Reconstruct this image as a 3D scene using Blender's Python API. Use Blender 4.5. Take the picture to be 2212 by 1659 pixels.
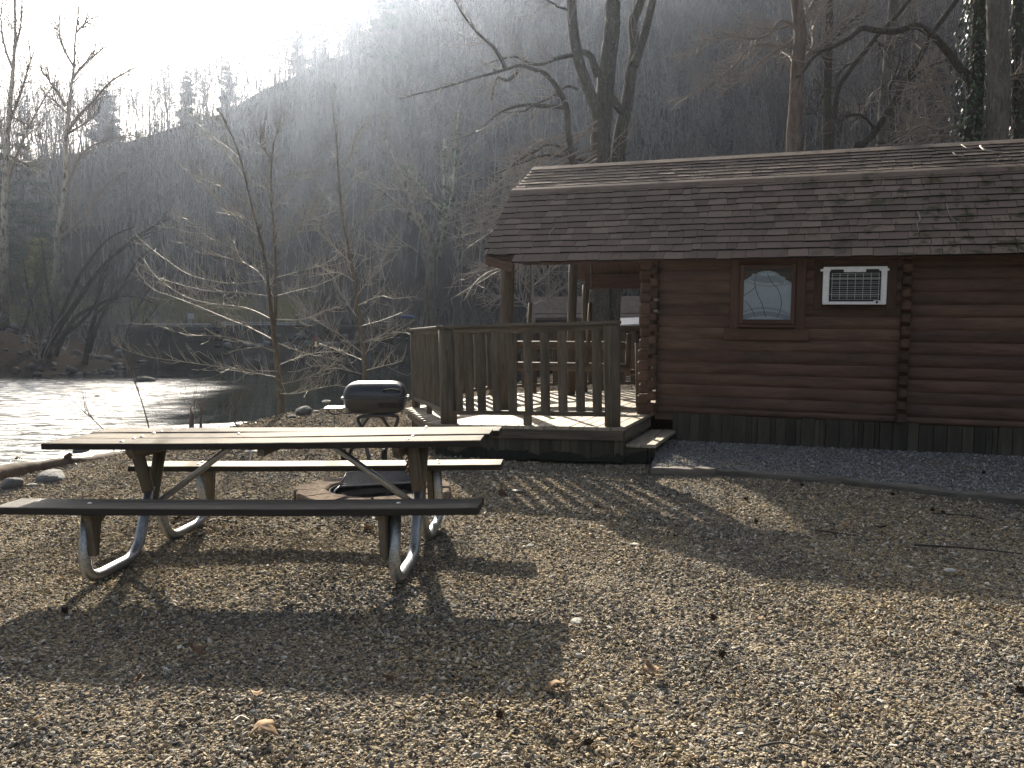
# Riverside cabin with picnic table, rebuilt in 3D
import bpy, math, random
import numpy as np
from mathutils import Vector
for o in list(bpy.data.objects):
    bpy.data.objects.remove(o)
scn = bpy.context.scene
COL = scn.collection
PI = math.pi
HAZE_D = 0.00032

# ------------------------------------------------------------------ camera, sky, sun, exposure
CAM_H, PITCH, FPX = 1.33, 0.065, 3270.0
cd = bpy.data.cameras.new("camera")
cd.sensor_width = 36.0
cd.lens = 36.0 * FPX / 4032.0
cd.clip_start, cd.clip_end = 0.05, 3000.0
cam = bpy.data.objects.new("camera", cd)
cam.location = (0, 0, CAM_H)
cam.rotation_euler = (PI / 2 - PITCH, 0, 0)
COL.objects.link(cam)
scn.camera = cam

SUN_TRAVEL = Vector((0.44, -2.10, -1.0)).normalized()
SUN_EL = math.asin(-SUN_TRAVEL.z)
SUN_AZ = math.atan2(-SUN_TRAVEL.x, -SUN_TRAVEL.y)
w = bpy.data.worlds.new("World")
scn.world = w
w.use_nodes = True
nt = w.node_tree
nt.nodes.clear()
sky = nt.nodes.new("ShaderNodeTexSky")
sky.sky_type = 'NISHITA'
sky.sun_disc = False
sky.sun_elevation = SUN_EL
sky.sun_rotation = SUN_AZ
sky.altitude = 300
sky.air_density, sky.dust_density, sky.ozone_density = 1.0, 6.0, 1.0
bg = nt.nodes.new("ShaderNodeBackground")
bg.inputs[1].default_value = 0.055
out = nt.nodes.new("ShaderNodeOutputWorld")
hs = nt.nodes.new('ShaderNodeHueSaturation')
hs.inputs['Saturation'].default_value = 0.55
nt.links.new(sky.outputs[0], hs.inputs['Color'])
nt.links.new(hs.outputs[0], bg.inputs[0])
nt.links.new(bg.outputs[0], out.inputs[0])

sl = bpy.data.lights.new("sun", 'SUN')
sl.energy = 5.0
sl.angle = math.radians(0.6)
sl.color = (1.0, 0.90, 0.74)
so = bpy.data.objects.new("sun", sl)
so.rotation_euler = SUN_TRAVEL.to_track_quat('-Z', 'Y').to_euler()
so.location = (-8, 40, 30)
COL.objects.link(so)

scn.view_settings.view_transform = 'Standard'
scn.view_settings.look = 'None'
scn.view_settings.exposure = 1.6
scn.view_settings.gamma = 1.0
scn.view_settings.use_curve_mapping = False
cy = scn.cycles
cy.use_denoising = True
try:
    cy.denoiser = 'OPENIMAGEDENOISE'
    cy.denoising_input_passes = 'RGB_ALBEDO_NORMAL'
    cy.denoising_prefilter = 'NONE'
    cy.denoising_quality = 'HIGH'
except Exception:
    pass
cy.max_bounces = 6
cy.diffuse_bounces = 3
cy.glossy_bounces = 3
cy.transmission_bounces = 4
cy.transparent_max_bounces = 8
cy.volume_bounces = 0
cy.caustics_reflective = False
cy.caustics_refractive = False
cy.sample_clamp_indirect = 6.0
cy.sample_clamp_direct = 40.0

# ------------------------------------------------------------------ pixel helper (overview pixels, 2212 wide) -> world point
_c, _s = math.cos(PITCH), math.sin(PITCH)
def at(x, y, Y):
    """world point seen at overview pixel (x, y), at distance Y in front of the camera"""
    a = (x - 1106.0) / 1794.0
    b = -(y - 829.5) / 1794.0
    dy, dz = _c + b * _s, -_s + b * _c
    k = Y / dy
    return (a * k, Y, CAM_H + dz * k)
def at_ground(x, y, z=0.0):
    a = (x - 1106.0) / 1794.0
    b = -(y - 829.5) / 1794.0
    dy, dz = _c + b * _s, -_s + b * _c
    k = (z - CAM_H) / dz
    return (a * k, dy * k, z)

# ------------------------------------------------------------------ mesh building
RND = random.Random(7)
class MB:
    """collects shapes; build() links them as one mesh object"""
    def __init__(self):
        self.V, self.F, self.G, self.R, self.n = [], [], [], [], 0
    def add(self, V, F, G=None, R=None):
        V = np.asarray(V, dtype=float).reshape(-1, 3)
        k = len(V)
        self.V.append(V)
        self.G.append(np.asarray(G, dtype=float).reshape(-1, 3) if G is not None else V)
        if R is None: R = RND.random()
        self.R.append(np.full(k, R) if np.isscalar(R) else np.asarray(R, dtype=float))
        if isinstance(F, np.ndarray):
            self.F.append(F + self.n)
        else:
            by = {}
            for f in F: by.setdefault(len(f), []).append(f)
            for fs in by.values(): self.F.append(np.array(fs, dtype=np.int64) + self.n)
        self.n += k
    def box(self, c, h, ax=None, bev=0.0, rnd=None, g=0):
        """bevelled box: centre, half sizes, axes (rows); g = axis the grain runs along"""
        c = np.asarray(c, float); h = np.asarray(h, float)
        A = np.eye(3) if ax is None else np.asarray(ax, float)
        if rnd is None: rnd = RND.random()
        off = np.array([rnd * 17.3, rnd * 5.1, rnd * 9.7])
        order = [g] + [i for i in range(3) if i != g]
        P, F = [], []
        if bev <= 0:
            for sx in (-1, 1):
                for sy in (-1, 1):
                    for sz in (-1, 1): P.append((sx * h[0], sy * h[1], sz * h[2]))
            F = [(0, 1, 3, 2), (4, 6, 7, 5), (0, 4, 5, 1), (2, 3, 7, 6), (0, 2, 6, 4), (1, 5, 7, 3)]
        else:
            b = min(bev, 0.45 * h.min())
            idx = {}
            for sx in (-1, 1):
                for sy in (-1, 1):
                    for sz in (-1, 1):
                        for k in range(3):
                            q = [sx * (h[0] - b), sy * (h[1] - b), sz * (h[2] - b)]
                            q[k] = (sx, sy, sz)[k] * h[k]
                            idx[(sx, sy, sz, k)] = len(P); P.append(q)
            for k in range(3):
                i, j = [m for m in range(3) if m != k]
                for s in (-1, 1):
                    f = []
                    for a, bb in ((-1, -1), (1, -1), (1, 1), (-1, 1)):
                        t = [0, 0, 0]; t[k] = s; t[i] = a; t[j] = bb
                        f.append(idx[(*t, k)])
                    if (s < 0) != (k == 1): f.reverse()
                    F.append(tuple(f))
            for k in range(3):                      # edges along axis k
                i, j = [m for m in range(3) if m != k]
                for a in (-1, 1):
                    for bb in (-1, 1):
                        t0 = [0, 0, 0]; t0[i] = a; t0[j] = bb
                        t1 = list(t0); t0[k] = -1; t1[k] = 1
                        f = [idx[(*t0, i)], idx[(*t1, i)], idx[(*t1, j)], idx[(*t0, j)]]
                        F.append(tuple(f))
            for sx in (-1, 1):
                for sy in (-1, 1):
                    for sz in (-1, 1):
                        F.append(tuple(idx[(sx, sy, sz, k)] for k in range(3)))
        P = np.array(P)
        self.add(c + P @ A, F, P[:, order] + off, rnd)
    def beam(self, p0, p1, w, t, up=(0, 0, 1), bev=0.004, rnd=None):
        """board from p0 to p1, width w across, thickness t along up"""
        p0, p1 = np.asarray(p0, float), np.asarray(p1, float)
        d = p1 - p0; L = np.linalg.norm(d); d /= L
        s = np.cross(np.asarray(up, float), d); s /= np.linalg.norm(s)
        u = np.cross(d, s)
        self.box((p0 + p1) / 2, (L / 2, w / 2, t / 2), (d, s, u), bev, rnd)
    def tube(self, pts, rad, n=10, cap=True, rnd=None, rough=0.0, squash=None):
        pts = np.asarray(pts, float); m = len(pts)
        rad = np.full(m, rad) if np.isscalar(rad) else np.asarray(rad, float)
        if rnd is None: rnd = RND.random()
        T = np.gradient(pts, axis=0); T /= np.linalg.norm(T, axis=1)[:, None] + 1e-12
        ref = np.array([0, 0, 1.0]) if abs(T[0][2]) < 0.9 else np.array([1.0, 0, 0])
        a = np.cross(T[0], ref); a /= np.linalg.norm(a)
        th = np.linspace(0, 2 * PI, n, endpoint=False)
        L = np.concatenate([[0], np.cumsum(np.linalg.norm(np.diff(pts, axis=0), axis=1))])
        V, G = [], []
        for i in range(m):
            a = a - T[i] * (a @ T[i]); a /= np.linalg.norm(a)
            b = np.cross(T[i], a)
            rr = rad[i] * np.ones(n)
            if rough: rr = rr * (1 + rough * np.array([RND.uniform(-1, 1) for _ in range(n)]))
            V.append(pts[i] + rr[:, None] * (np.cos(th)[:, None] * a + np.sin(th)[:, None] * b))
            G.append(np.stack([np.full(n, L[i] + rnd * 13), np.cos(th) * rad[i] + rnd * 7, np.sin(th) * rad[i]], 1))
        V = np.concatenate(V); G = np.concatenate(G)
        q = np.arange(n); r = np.arange(m - 1)[:, None] * n
        Fq = np.stack([r + q, r + (q + 1) % n, r + n + (q + 1) % n, r + n + q], -1).reshape(-1, 4)
        self.add(V, Fq, G, rnd)
        if cap:
            k0 = self.n - len(V)
            self.F.append(np.array([list(range(n))[::-1]]) + k0)
            self.F.append(np.array([list(range(n))]) + k0 + (m - 1) * n)
    def segs(self, S, n=3):
        """many loose tapered prisms at once; rows p0 p1 r0 r1"""
        S = np.asarray(S, float)
        if len(S) == 0: return
        p0, p1, r0, r1 = S[:, :3], S[:, 3:6], S[:, 6], S[:, 7]
        d = p1 - p0; L = np.linalg.norm(d, axis=1)[:, None] + 1e-9; d = d / L
        ref = np.where(np.abs(d[:, 2:3]) < 0.9, np.array([[0, 0, 1.0]]), np.array([[1.0, 0, 0]]))
        a = np.cross(d, ref); a /= np.linalg.norm(a, axis=1)[:, None]
        b = np.cross(d, a)
        th = np.linspace(0, 2 * PI, n, endpoint=False)
        ring = np.cos(th)[None, :, None] * a[:, None, :] + np.sin(th)[None, :, None] * b[:, None, :]
        A = p0[:, None, :] + r0[:, None, None] * ring
        B = p1[:, None, :] + r1[:, None, None] * ring
        V = np.concatenate([A, B], 1).reshape(-1, 3)
        q = np.arange(n); base = (np.arange(len(S)) * 2 * n)[:, None]
        F = np.stack([base + q, base + (q + 1) % n, base + n + (q + 1) % n, base + n + q], -1).reshape(-1, 4)
        self.add(V, F, V, 0.5)
    def build(self, name, m=None, parent=None, smooth=False):
        me = bpy.data.meshes.new(name)
        V = np.concatenate(self.V).astype(np.float32)
        me.vertices.add(len(V)); me.vertices.foreach_set("co", V.ravel())
        tot = np.concatenate([np.full(len(f), f.shape[1]) for f in self.F])
        loops = np.concatenate([f.ravel() for f in self.F]).astype(np.int32)
        me.loops.add(len(loops)); me.loops.foreach_set("vertex_index", loops)
        me.polygons.add(len(tot))
        me.polygons.foreach_set("loop_start", np.concatenate([[0], np.cumsum(tot)[:-1]]).astype(np.int32))
        me.polygons.foreach_set("use_smooth", np.full(len(tot), bool(smooth)))
        at1 = me.attributes.new("gco", 'FLOAT_VECTOR', 'POINT')
        at1.data.foreach_set("vector", np.concatenate(self.G).astype(np.float32).ravel())
        at2 = me.attributes.new("rnd", 'FLOAT', 'POINT')
        at2.data.foreach_set("value", np.concatenate(self.R).astype(np.float32))
        me.update(calc_edges=True); me.validate()
        o = bpy.data.objects.new(name, me); COL.objects.link(o)
        if m: me.materials.append(m)
        if parent: o.parent = parent
        return o

def tag(o, label, cat, group=None, kind=None):
    if label: o["label"] = label
    if cat: o["category"] = cat
    if group: o["group"] = group
    if kind: o["kind"] = kind
    return o
def thing(name, label, cat, group=None, loc=(0, 0, 0)):
    o = bpy.data.objects.new(name, None); COL.objects.link(o)
    o.empty_display_size = 0.1
    o.location = loc
    return tag(o, label, cat, group)
def structure(o):
    o["kind"] = "structure"; return o
def copy_thing(o, label=None, parent=None):
    c = o.copy(); COL.objects.link(c)
    if parent: c.parent = parent
    if label: c["label"] = label
    for ch in o.children:
        copy_thing(ch, None, c)
    return c

# ------------------------------------------------------------------ materials
class NT:
    def __init__(self, name):
        self.m = bpy.data.materials.new(name); self.m.use_nodes = True
        self.t = self.m.node_tree; self.t.nodes.clear()
        self.o = self.t.nodes.new("ShaderNodeOutputMaterial")
    def n(self, kind, **kw):
        x = self.t.nodes.new("ShaderNode" + kind)
        for k, v in kw.items():
            if k.startswith("i_"):
                key = k[2:].replace("_", " ")
                s = x.inputs[int(key)] if key.isdigit() else x.inputs[key]
                if hasattr(v, "is_output"): self.t.links.new(v, s)
                else: s.default_value = v
            else: setattr(x, k, v)
        return x
    def attr(self, name): return self.n("Attribute", attribute_name=name)
    def mix(self, f, a, b, mode='MIX'):
        x = self.n("Mix", data_type='RGBA', blend_type=mode)
        for s, v in ((x.inputs[0], f), (x.inputs[6], a), (x.inputs[7], b)):
            if hasattr(v, "is_output"): self.t.links.new(v, s)
            elif isinstance(v, (tuple, list)): s.default_value = (*v[:3], 1)
            else: s.default_value = v
        return x.outputs[2]
    def math(self, op, a, b=0.0, clamp=False):
        x = self.n("Math", operation=op, use_clamp=clamp)
        for s, v in ((x.inputs[0], a), (x.inputs[1], b)):
            if hasattr(v, "is_output"): self.t.links.new(v, s)
            else: s.default_value = v
        return x.outputs[0]
    def ramp(self, f, stops, interp='LINEAR'):
        x = self.n("ValToRGB")
        e = x.color_ramp; e.interpolation = interp
        while len(e.elements) < len(stops): e.elements.new(0.5)
        for el, (p, c) in zip(e.elements, stops):
            el.position = p; el.color = (*c[:3], 1) if isinstance(c, (tuple, list)) else (c, c, c, 1)
        self.t.links.new(f, x.inputs[0])
        return x.outputs[0]
    def noise(self, vec, scale, detail=4.0, rough=0.55, dist=0.0):
        x = self.n("TexNoise", i_Scale=scale, i_Detail=detail, i_Roughness=rough, i_Distortion=dist)
        if vec is not None: self.t.links.new(vec, x.inputs["Vector"])
        return x.outputs[0]
    def scaled(self, vec, s):
        x = self.n("Mapping"); x.inputs["Scale"].default_value = s
        self.t.links.new(vec, x.inputs["Vector"]); return x.outputs[0]
    def bump(self, h, strength, dist, nrm=None):
        x = self.n("Bump", i_Strength=strength, i_Distance=dist, i_Height=h)
        if nrm is not None: self.t.links.new(nrm, x.inputs["Normal"])
        return x.outputs[0]
    def bsdf(self, col, rough=0.8, nrm=None, metal=0.0, spec=0.4, **kw):
        x = self.n("BsdfPrincipled")
        for k, v in (("Base Color", col), ("Roughness", rough), ("Metallic", metal), ("Specular IOR Level", spec)):
            if hasattr(v, "is_output"): self.t.links.new(v, x.inputs[k])
            elif isinstance(v, (tuple, list)): x.inputs[k].default_value = (*v[:3], 1)
            else: x.inputs[k].default_value = v
        if nrm is not None: self.t.links.new(nrm, x.inputs["Normal"])
        for k, v in kw.items():
            x.inputs[k.replace("_", " ")].default_value = v
        self.t.links.new(x.outputs[0], self.o.inputs[0])
        return x

def wood(name, c1, c2, stain, stain_amt=0.5, rough=0.8, grain=26.0, bump=0.25, vary=0.35, knots=True, spec=0.3, streak=(1.6, 5, 5), fines=.35):
    t = NT(name)
    g = t.attr("gco").outputs["Vector"]; r0 = t.attr("rnd").outputs["Fac"]
    r = t.math('MINIMUM', r0, 1.0)
    f = t.noise(t.scaled(g, (1.1, grain, grain)), 1.6, 7, 0.65, 0.4)
    fine = t.noise(t.scaled(g, (6, 150, 150)), 1.0, 3, 0.6)
    col = t.ramp(f, [(0.38, c2), (0.58, c1)])
    col = t.mix(t.math('MULTIPLY', t.ramp(fine, [(0.35, 1.0), (0.6, 0.0)]), fines), col, tuple(x * 0.45 for x in c2))
    big = t.noise(t.scaled(g, streak), 1.3, 6, 0.65)
    col = t.mix(t.math('MULTIPLY', t.ramp(big, [(0.45, 0.0), (0.68, 1.0)]), stain_amt), col, stain)
    if knots:
        v = t.n("TexVoronoi", i_Scale=1.0); t.t.links.new(t.scaled(g, (2.6, 9, 9)), v.inputs["Vector"])
        kn = t.ramp(v.outputs["Distance"], [(0.04, 1.0), (0.13, 0.0)])
        col = t.mix(t.math('MULTIPLY', kn, 0.55), col, tuple(x * 0.35 for x in c2))
    val = t.math('ADD', t.math('MULTIPLY', r, vary * 2), 1 - vary)
    col = t.mix(1.0, col, t.n("CombineColor", i_Red=val, i_Green=val, i_Blue=val).outputs[0], 'MULTIPLY')
    edge = t.math('SUBTRACT', r0, 1.0, True)                 # board edges and undersides: dark stain plus shade painted in
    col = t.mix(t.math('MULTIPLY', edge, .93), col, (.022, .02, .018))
    h = t.math('ADD', f, t.math('MULTIPLY', fine, 0.5))
    t.bsdf(col, rough, t.bump(h, bump, 0.01), 0.0, spec)
    return t.m

M = {}
M['table_wood'] = wood('weathered_table_wood', (.20, .163, .125), (.095, .075, .058), (.06, .047, .04), .85, .8, 22, .5, .2, True, .2, (.8, 13, 13), .6)
M['seat_wood'] = wood('shaded_seat_wood', (.15, .135, .115), (.085, .075, .065), (.05, .045, .04), .7, .65, 24, .5, .1, True, .25, (.8, 12, 12), .6)  # near seat: the tabletop's shade is put into the wood colour
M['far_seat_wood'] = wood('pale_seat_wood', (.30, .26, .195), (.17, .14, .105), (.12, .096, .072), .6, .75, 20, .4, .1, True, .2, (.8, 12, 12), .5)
M['post_wood'] = wood('treated_post_wood', (.17, .15, .118), (.095, .083, .065), (.06, .053, .045), .5, .85, 16, .3, .15, True, .1)
M['deck_wood'] = wood('deck_floor_wood', (.44, .385, .30), (.29, .245, .185), (.2, .17, .13), .45, .7, 16, .3, .2)
M['rail_wood'] = wood('deck_rail_wood', (.168, .138, .104), (.098, .080, .060), (.06, .052, .042), .55, .8, 14, .3, .18)
M['skirt_wood'] = wood('skirt_board_wood', (.085, .078, .058), (.055, .05, .038), (.035, .034, .026), .6, .85, 12, .3, .3)
M['log_wood'] = wood('red_brown_log_wood', (.148, .088, .062), (.088, .052, .037), (.055, .038, .028), .6, .65, 9, .2, .22)
M['log_end_wood'] = wood('brown_log_end_wood', (.11, .062, .04), (.065, .037, .024), (.035, .026, .02), .6, .75, 9, .25, .35)
M['trim_wood'] = wood('brown_trim_wood', (.12, .066, .043), (.085, .045, .03), (.05, .03, .022), .35, .65, 12, .15, .12, False)
M['porch_log'] = wood('porch_post_wood', (.15, .115, .082), (.085, .064, .046), (.05, .038, .03), .5, .75, 10, .3, .12)
M['timber_wood'] = wood('old_landscape_timber', (.20, .18, .155), (.11, .098, .085), (.035, .032, .028), .6, .9, 12, .6, .2)

def simple(name, col, rough=0.6, metal=0.0, spec=0.4, bump=0.0, scale=60, vary=0.0, **kw):
    t = NT(name)
    tc = t.n("TexCoord").outputs["Object"]
    nz = t.noise(tc, scale, 5, 0.6)
    c = col
    if vary:
        c = t.mix(t.ramp(nz, [(0.3, 0.0), (0.7, 1.0)]), tuple(x * (1 - vary) for x in col), tuple(min(1, x * (1 + vary)) for x in col))
    t.bsdf(c, rough, t.bump(nz, bump, 0.01) if bump else None, metal, spec, **kw)
    return t.m
M['galvanised'] = simple('galvanised_steel', (.36, .38, .40), .42, .9, .5, .15, 90, .35)
M['bolt'] = simple('zinc_bolt', (.6, .6, .58), .35, .9, .5)
M['enamel'] = simple('black_enamel', (.016, .017, .022), .28, 0.0, .6, .04, 40, .3, Coat_Weight=0.3)
M['iron'] = simple('sooty_iron', (.018, .017, .017), .55, .3, .4, .3, 50, .5)
M['rust'] = simple('rusty_iron', (.10, .06, .04), .75, .3, .3, .4, 60, .5)
M['grate'] = simple('grate_steel', (.09, .09, .095), .38, .8, .5, .2, 80, .5)
M['rubber'] = simple('black_rubber', (.02, .02, .02), .8)
M['white_paint'] = simple('white_ac_paint', (.82, .82, .82), .45, 0, .4, .05, 25, .10)
M['ac_dark'] = simple('ac_coil_dark', (.035, .037, .04), .6, .2, .4, .2, 120, .4)
M['wire_white'] = simple('white_wire', (.55, .55, .54), .5)
M['dark_concrete'] = simple('dark_concrete', (.06, .058, .055), .9, 0, .1, .4, 6, .3)
M['concrete'] = simple('concrete', (.15, .148, .142), .9, 0, .2, .4, 6, .3)
M['white_metal'] = simple('white_rail_metal', (.36, .37, .38), .5, 0, .4, .05, 4, .2)
M['blue_cloth'] = simple('blue_cloth', (.025, .05, .19), .6)
M['red_plastic'] = simple('red_plastic', (.45, .05, .03), .4)
M['yellow_plastic'] = simple('pale_plastic', (.75, .70, .42), .4)
M['leaf'] = simple('dry_leaf', (.25, .175, .11), .85, 0, .1, .3, 50, .35)
M['leaf_dark'] = simple('dark_dry_leaf', (.10, .062, .04), .8, 0, .2, .3, 50, .4)
M['ball'] = simple('seed_ball_brown', (.045, .028, .02), .9, 0, .2, .3, 90, .5)
M['weed'] = simple('weed_green', (.06, .085, .03), .7, 0, .3, 0, 8, .4)
M['moss'] = simple('roof_moss', (.035, .042, .012), .95, 0, .1, .6, 40, .5)
M['far_roof'] = simple('far_roof_brown', (.10, .075, .065), .9, 0, .2, .2, 3, .25)
M['far_wall'] = simple('far_wall_brown', (.05, .03, .022), .85, 0, .2, .2, 3, .3)
M['paver'] = simple('tan_paver', (.20, .165, .135), .95, 0, .0, .8, 30, .4)
M['soot'] = simple('sooty_ash', (.03, .028, .026), .95, 0, .1, .5, 30, .5)
M['driftwood'] = simple('drift_bark', (.10, .075, .058), .9, 0, .2, .9, 9, .5)

def glass_mat():
    t = NT('window_glass')
    a = t.n("BsdfTransparent"); a.inputs[0].default_value = (.92, .95, .96, 1)
    b = t.n("BsdfGlossy", i_Roughness=0.015)
    fr = t.n("Fresnel", i_IOR=1.5)
    f = t.math('ADD', fr.outputs[0], 0.0)
    mx = t.n("MixShader"); t.t.links.new(f, mx.inputs[0])
    t.t.links.new(a.outputs[0], mx.inputs[1]); t.t.links.new(b.outputs[0], mx.inputs[2])
    t.t.links.new(mx.outputs[0], t.o.inputs[0])
    return t.m
M['glass'] = glass_mat()
M['curtain'] = simple('pale_blue_curtain', (.68, .76, .84), .9, 0, .1, .05, 12, .06)
M['curtain_band'] = simple('grey_curtain_band', (.42, .48, .55), .9, 0, .1, .05, 12, .06)

def shingle_mat():
    t = NT('brown_shingle')
    r = t.attr("rnd").outputs["Fac"]; g = t.attr("gco").outputs["Vector"]
    col = t.ramp(r, [(0, (.165, .122, .096)), (.35, (.20, .148, .117)), (.7, (.225, .168, .133)), (1, (.27, .202, .16))])
    P = t.n("NewGeometry").outputs["Position"]
    grit = t.noise(P, 260, 3, .7)
    col = t.mix(t.ramp(grit, [(.3, .35), (.6, 0.0)]), col, (.05, .04, .034))
    st = t.noise(P, 1.1, 5, .6)
    col = t.mix(t.math('MULTIPLY', t.ramp(st, [(.48, 0.0), (.68, 1.0)]), .35), col, (.075, .068, .058))
    ox = t.n("SeparateXYZ"); t.t.links.new(P, ox.inputs[0])
    right = t.n("MapRange", i_1=2.2, i_2=4.2, i_3=0.0, i_4=1.0); t.t.links.new(ox.outputs[0], right.inputs[0])
    ms = t.noise(P, 5.5, 6, .65)
    mm = t.math('MULTIPLY', t.ramp(ms, [(.53, 0.0), (.62, 1.0)]), right.outputs[0])
    col = t.mix(t.math('MULTIPLY', mm, .85), col, (.036, .042, .013))
    col = t.mix(t.math('LESS_THAN', r, -.5), col, (.012, .010, .009))  # near-black for the strips that paint shade under each course
    t.bsdf(col, .88, t.bump(grit, .5, .004), 0, .25)
    return t.m
M['shingle'] = shingle_mat()

def bark(name, c1, c2, ridge=22.0, bump=.8, white=None, z0=3.0, z1=9.0, moss=0.0):
    t = NT(name)
    P = t.n("NewGeometry").outputs["Position"]
    g = t.scaled(P, (1, 1, .16))
    f = t.noise(g, ridge, 6, .65, .6)
    col = t.ramp(f, [(.36, c2), (.62, c1)])
    patch = t.noise(t.scaled(P, (1, 1, .5)), 3.5, 5, .6)
    col = t.mix(t.ramp(patch, [(.4, .35), (.62, 0.0)]), col, tuple(x * .55 for x in c2))
    lich = t.noise(P, 14, 4, .6)
    col = t.mix(t.ramp(lich, [(.60, 0.0), (.68, .5)]), col, (.26, .27, .23))
    if moss:
        col = t.mix(t.math('MULTIPLY', t.ramp(patch, [(.5, 0.0), (.62, 1.0)]), moss), col, (.06, .065, .02))
    if white:
        s = t.n("SeparateXYZ"); t.t.links.new(P, s.inputs[0])
        mr = t.n("MapRange", i_1=z0, i_2=z1, i_3=0.0, i_4=1.0); t.t.links.new(s.outputs[2], mr.inputs[0])
        fl = t.ramp(t.noise(t.scaled(P, (1, 1, .4)), 7, 4, .6), [(.38, 0.0), (.5, 1.0)])
        col = t.mix(t.math('MULTIPLY', mr.outputs[0], fl), col, white)
    t.bsdf(col, .9, t.bump(f, bump, .03), 0, .05)
    return t.m
M['bark_dark'] = bark('dark_ridged_bark', (.115, .10, .085), (.045, .038, .032), 20, 1.0, moss=.35)
M['bark_grey'] = bark('grey_bark', (.20, .185, .165), (.10, .09, .08), 16, .7)
M['bark_tan'] = bark('flaking_tan_bark', (.235, .185, .15), (.12, .09, .073), 9, .6)
M['bark_syc'] = bark('sycamore_bark', (.15, .125, .10), (.07, .06, .05), 10, .7, (.50, .47, .40), 3.0, 10.0)
M['bark_sap'] = bark('sapling_bark', (.19, .16, .125), (.10, .082, .062), 40, .4)
M['bark_black'] = bark('black_bark', (.06, .054, .048), (.028, .025, .022), 14, .6)  # near-black bark tone for the trees on the far spit
M['twig_pale'] = simple('pale_twigs', (.27, .245, .20), .6, 0, .2)
M['twig_dark'] = simple('dark_twigs', (.06, .052, .046), .8, 0, .3)
M['twig_brown'] = simple('brown_twigs', (.24, .205, .175), .7, 0, .2)
def hill_bark(name, c):
    t = NT(name)
    r = t.n("ObjectInfo").outputs["Random"]
    col = t.mix(r, tuple(x * .65 for x in c), tuple(min(1, x * 1.5) for x in c))
    t.bsdf(col, .9, None, 0, .05)
    return t.m
M['hill_bark'] = hill_bark('hill_tree_bark', (.16, .14, .128))
M['hill_pale'] = hill_bark('hill_pale_bark', (.22, .205, .185))
def needle(name, c):
    t = NT(name)
    r = t.attr("rnd").outputs["Fac"]
    col = t.mix(r, tuple(x * .55 for x in c), tuple(x * 1.4 for x in c))
    b = t.bsdf(col, .7, None, 0, .3)
    tr = t.n("BsdfTranslucent"); t.t.links.new(col, tr.inputs[0])
    mx = t.n("MixShader", i_0=.35)
    t.t.links.new(b.outputs[0], mx.inputs[1]); t.t.links.new(tr.outputs[0], mx.inputs[2])
    t.t.links.new(mx.outputs[0], t.o.inputs[0])
    return t.m
M['needle_pine'] = needle('pine_needles', (.10, .13, .05))
M['needle_dark'] = needle('dark_evergreen_needles', (.05, .075, .035))
M['needle_olive'] = needle('olive_evergreen_needles', (.14, .15, .06))
def ivy_mat(nm='ivy_leaf', rough=.3, spec=.6):
    t = NT(nm)
    r = t.attr("rnd").outputs["Fac"]
    col = t.ramp(r, [(0, (.018, .038, .014)), (.6, (.04, .075, .022)), (1, (.09, .14, .045))])
    t.bsdf(col, rough, None, 0, spec)
    return t.m
M['ivy'] = ivy_mat()
M['ivy_dull'] = ivy_mat('dull_ivy_leaf', .6, .25)

def rock_mat(name, c1, c2, scale=5):
    t = NT(name)
    P = t.n("TexCoord").outputs["Object"]
    f = t.noise(P, scale, 8, .65, .5)
    s = t.noise(t.scaled(P, (1, 1, 4)), scale * 1.6, 5, .6, 1.2)
    col = t.ramp(f, [(.3, c2), (.65, c1)])
    col = t.mix(t.ramp(s, [(.45, 0.0), (.7, .6)]), col, tuple(x * .5 for x in c2))
    t.bsdf(col, .85, t.bump(t.math('ADD', f, s), .7, .04), 0, .3)
    return t.m
M['rock'] = rock_mat('grey_river_rock', (.22, .222, .225), (.10, .102, .106))
M['rock_pale'] = rock_mat('pale_river_rock', (.36, .35, .33), (.2, .195, .185))
M['rock_dark'] = rock_mat('wet_dark_rock', (.10, .098, .095), (.045, .044, .044))

# ------------------------------------------------------------------ terrain
def sdist(px, py, poly, side):
    best = np.full(px.shape, 1e9); sg = np.zeros(px.shape)
    for (ax, ay), (bx, by) in zip(poly[:-1], poly[1:]):
        dx, dy = bx - ax, by - ay
        t = np.clip(((px - ax) * dx + (py - ay) * dy) / (dx * dx + dy * dy), 0, 1)
        d = np.hypot(px - ax - t * dx, py - ay - t * dy)
        c = dx * (py - ay) - dy * (px - ax)
        m = d < best - 1e-9
        sg = np.where(m, np.sign(c), sg); best = np.where(m, d, best)
    return best * sg * side
FOOT = [(-400, 175), (-150, 120), (-60, 108), (-20, 104), (8, 112), (17, 84), (40, 58), (80, 42), (150, 30), (400, 0)]
NEAR = [(-9.5, -40), (-6.2, -4), (-5.3, 4), (-4.85, 6.9), (-4.15, 8.6), (-3.85, 12.0), (-3.35, 13.9), (-2.1, 15.4), (-0.4, 18.5), (1.5, 26), (5, 40), (10, 60), (16, 112), (18, 220)]
FAR = [(-400, 20), (-80, 30), (-40, 34), (-23, 36.8), (-21.8, 42), (-22.3, 47), (-27, 58), (-33, 72), (-33, 79), (-23, 81), (-12, 90), (0, 97), (14, 114), (18, 220)]
WATER_Z = -0.80
A_T = [-.9, -.784, -.616, -.544, -.505, -.449, -.382, -.338, -.304, -.26, -.226, -.193, -.171, -.148, -.115, .9]
A_H = [31, 31.5, 32, 32.5, 34, 35.5, 40, 42.5, 47, 51, 57, 59, 66, 76, 92, 92]
def wob(x, y, s, seed):
    return (np.sin(x * s + seed) * np.cos(y * s * 1.13 + seed * 2.1) + .5 * np.sin(x * s * 2.3 + y * s * 1.7 + seed * .7))
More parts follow.
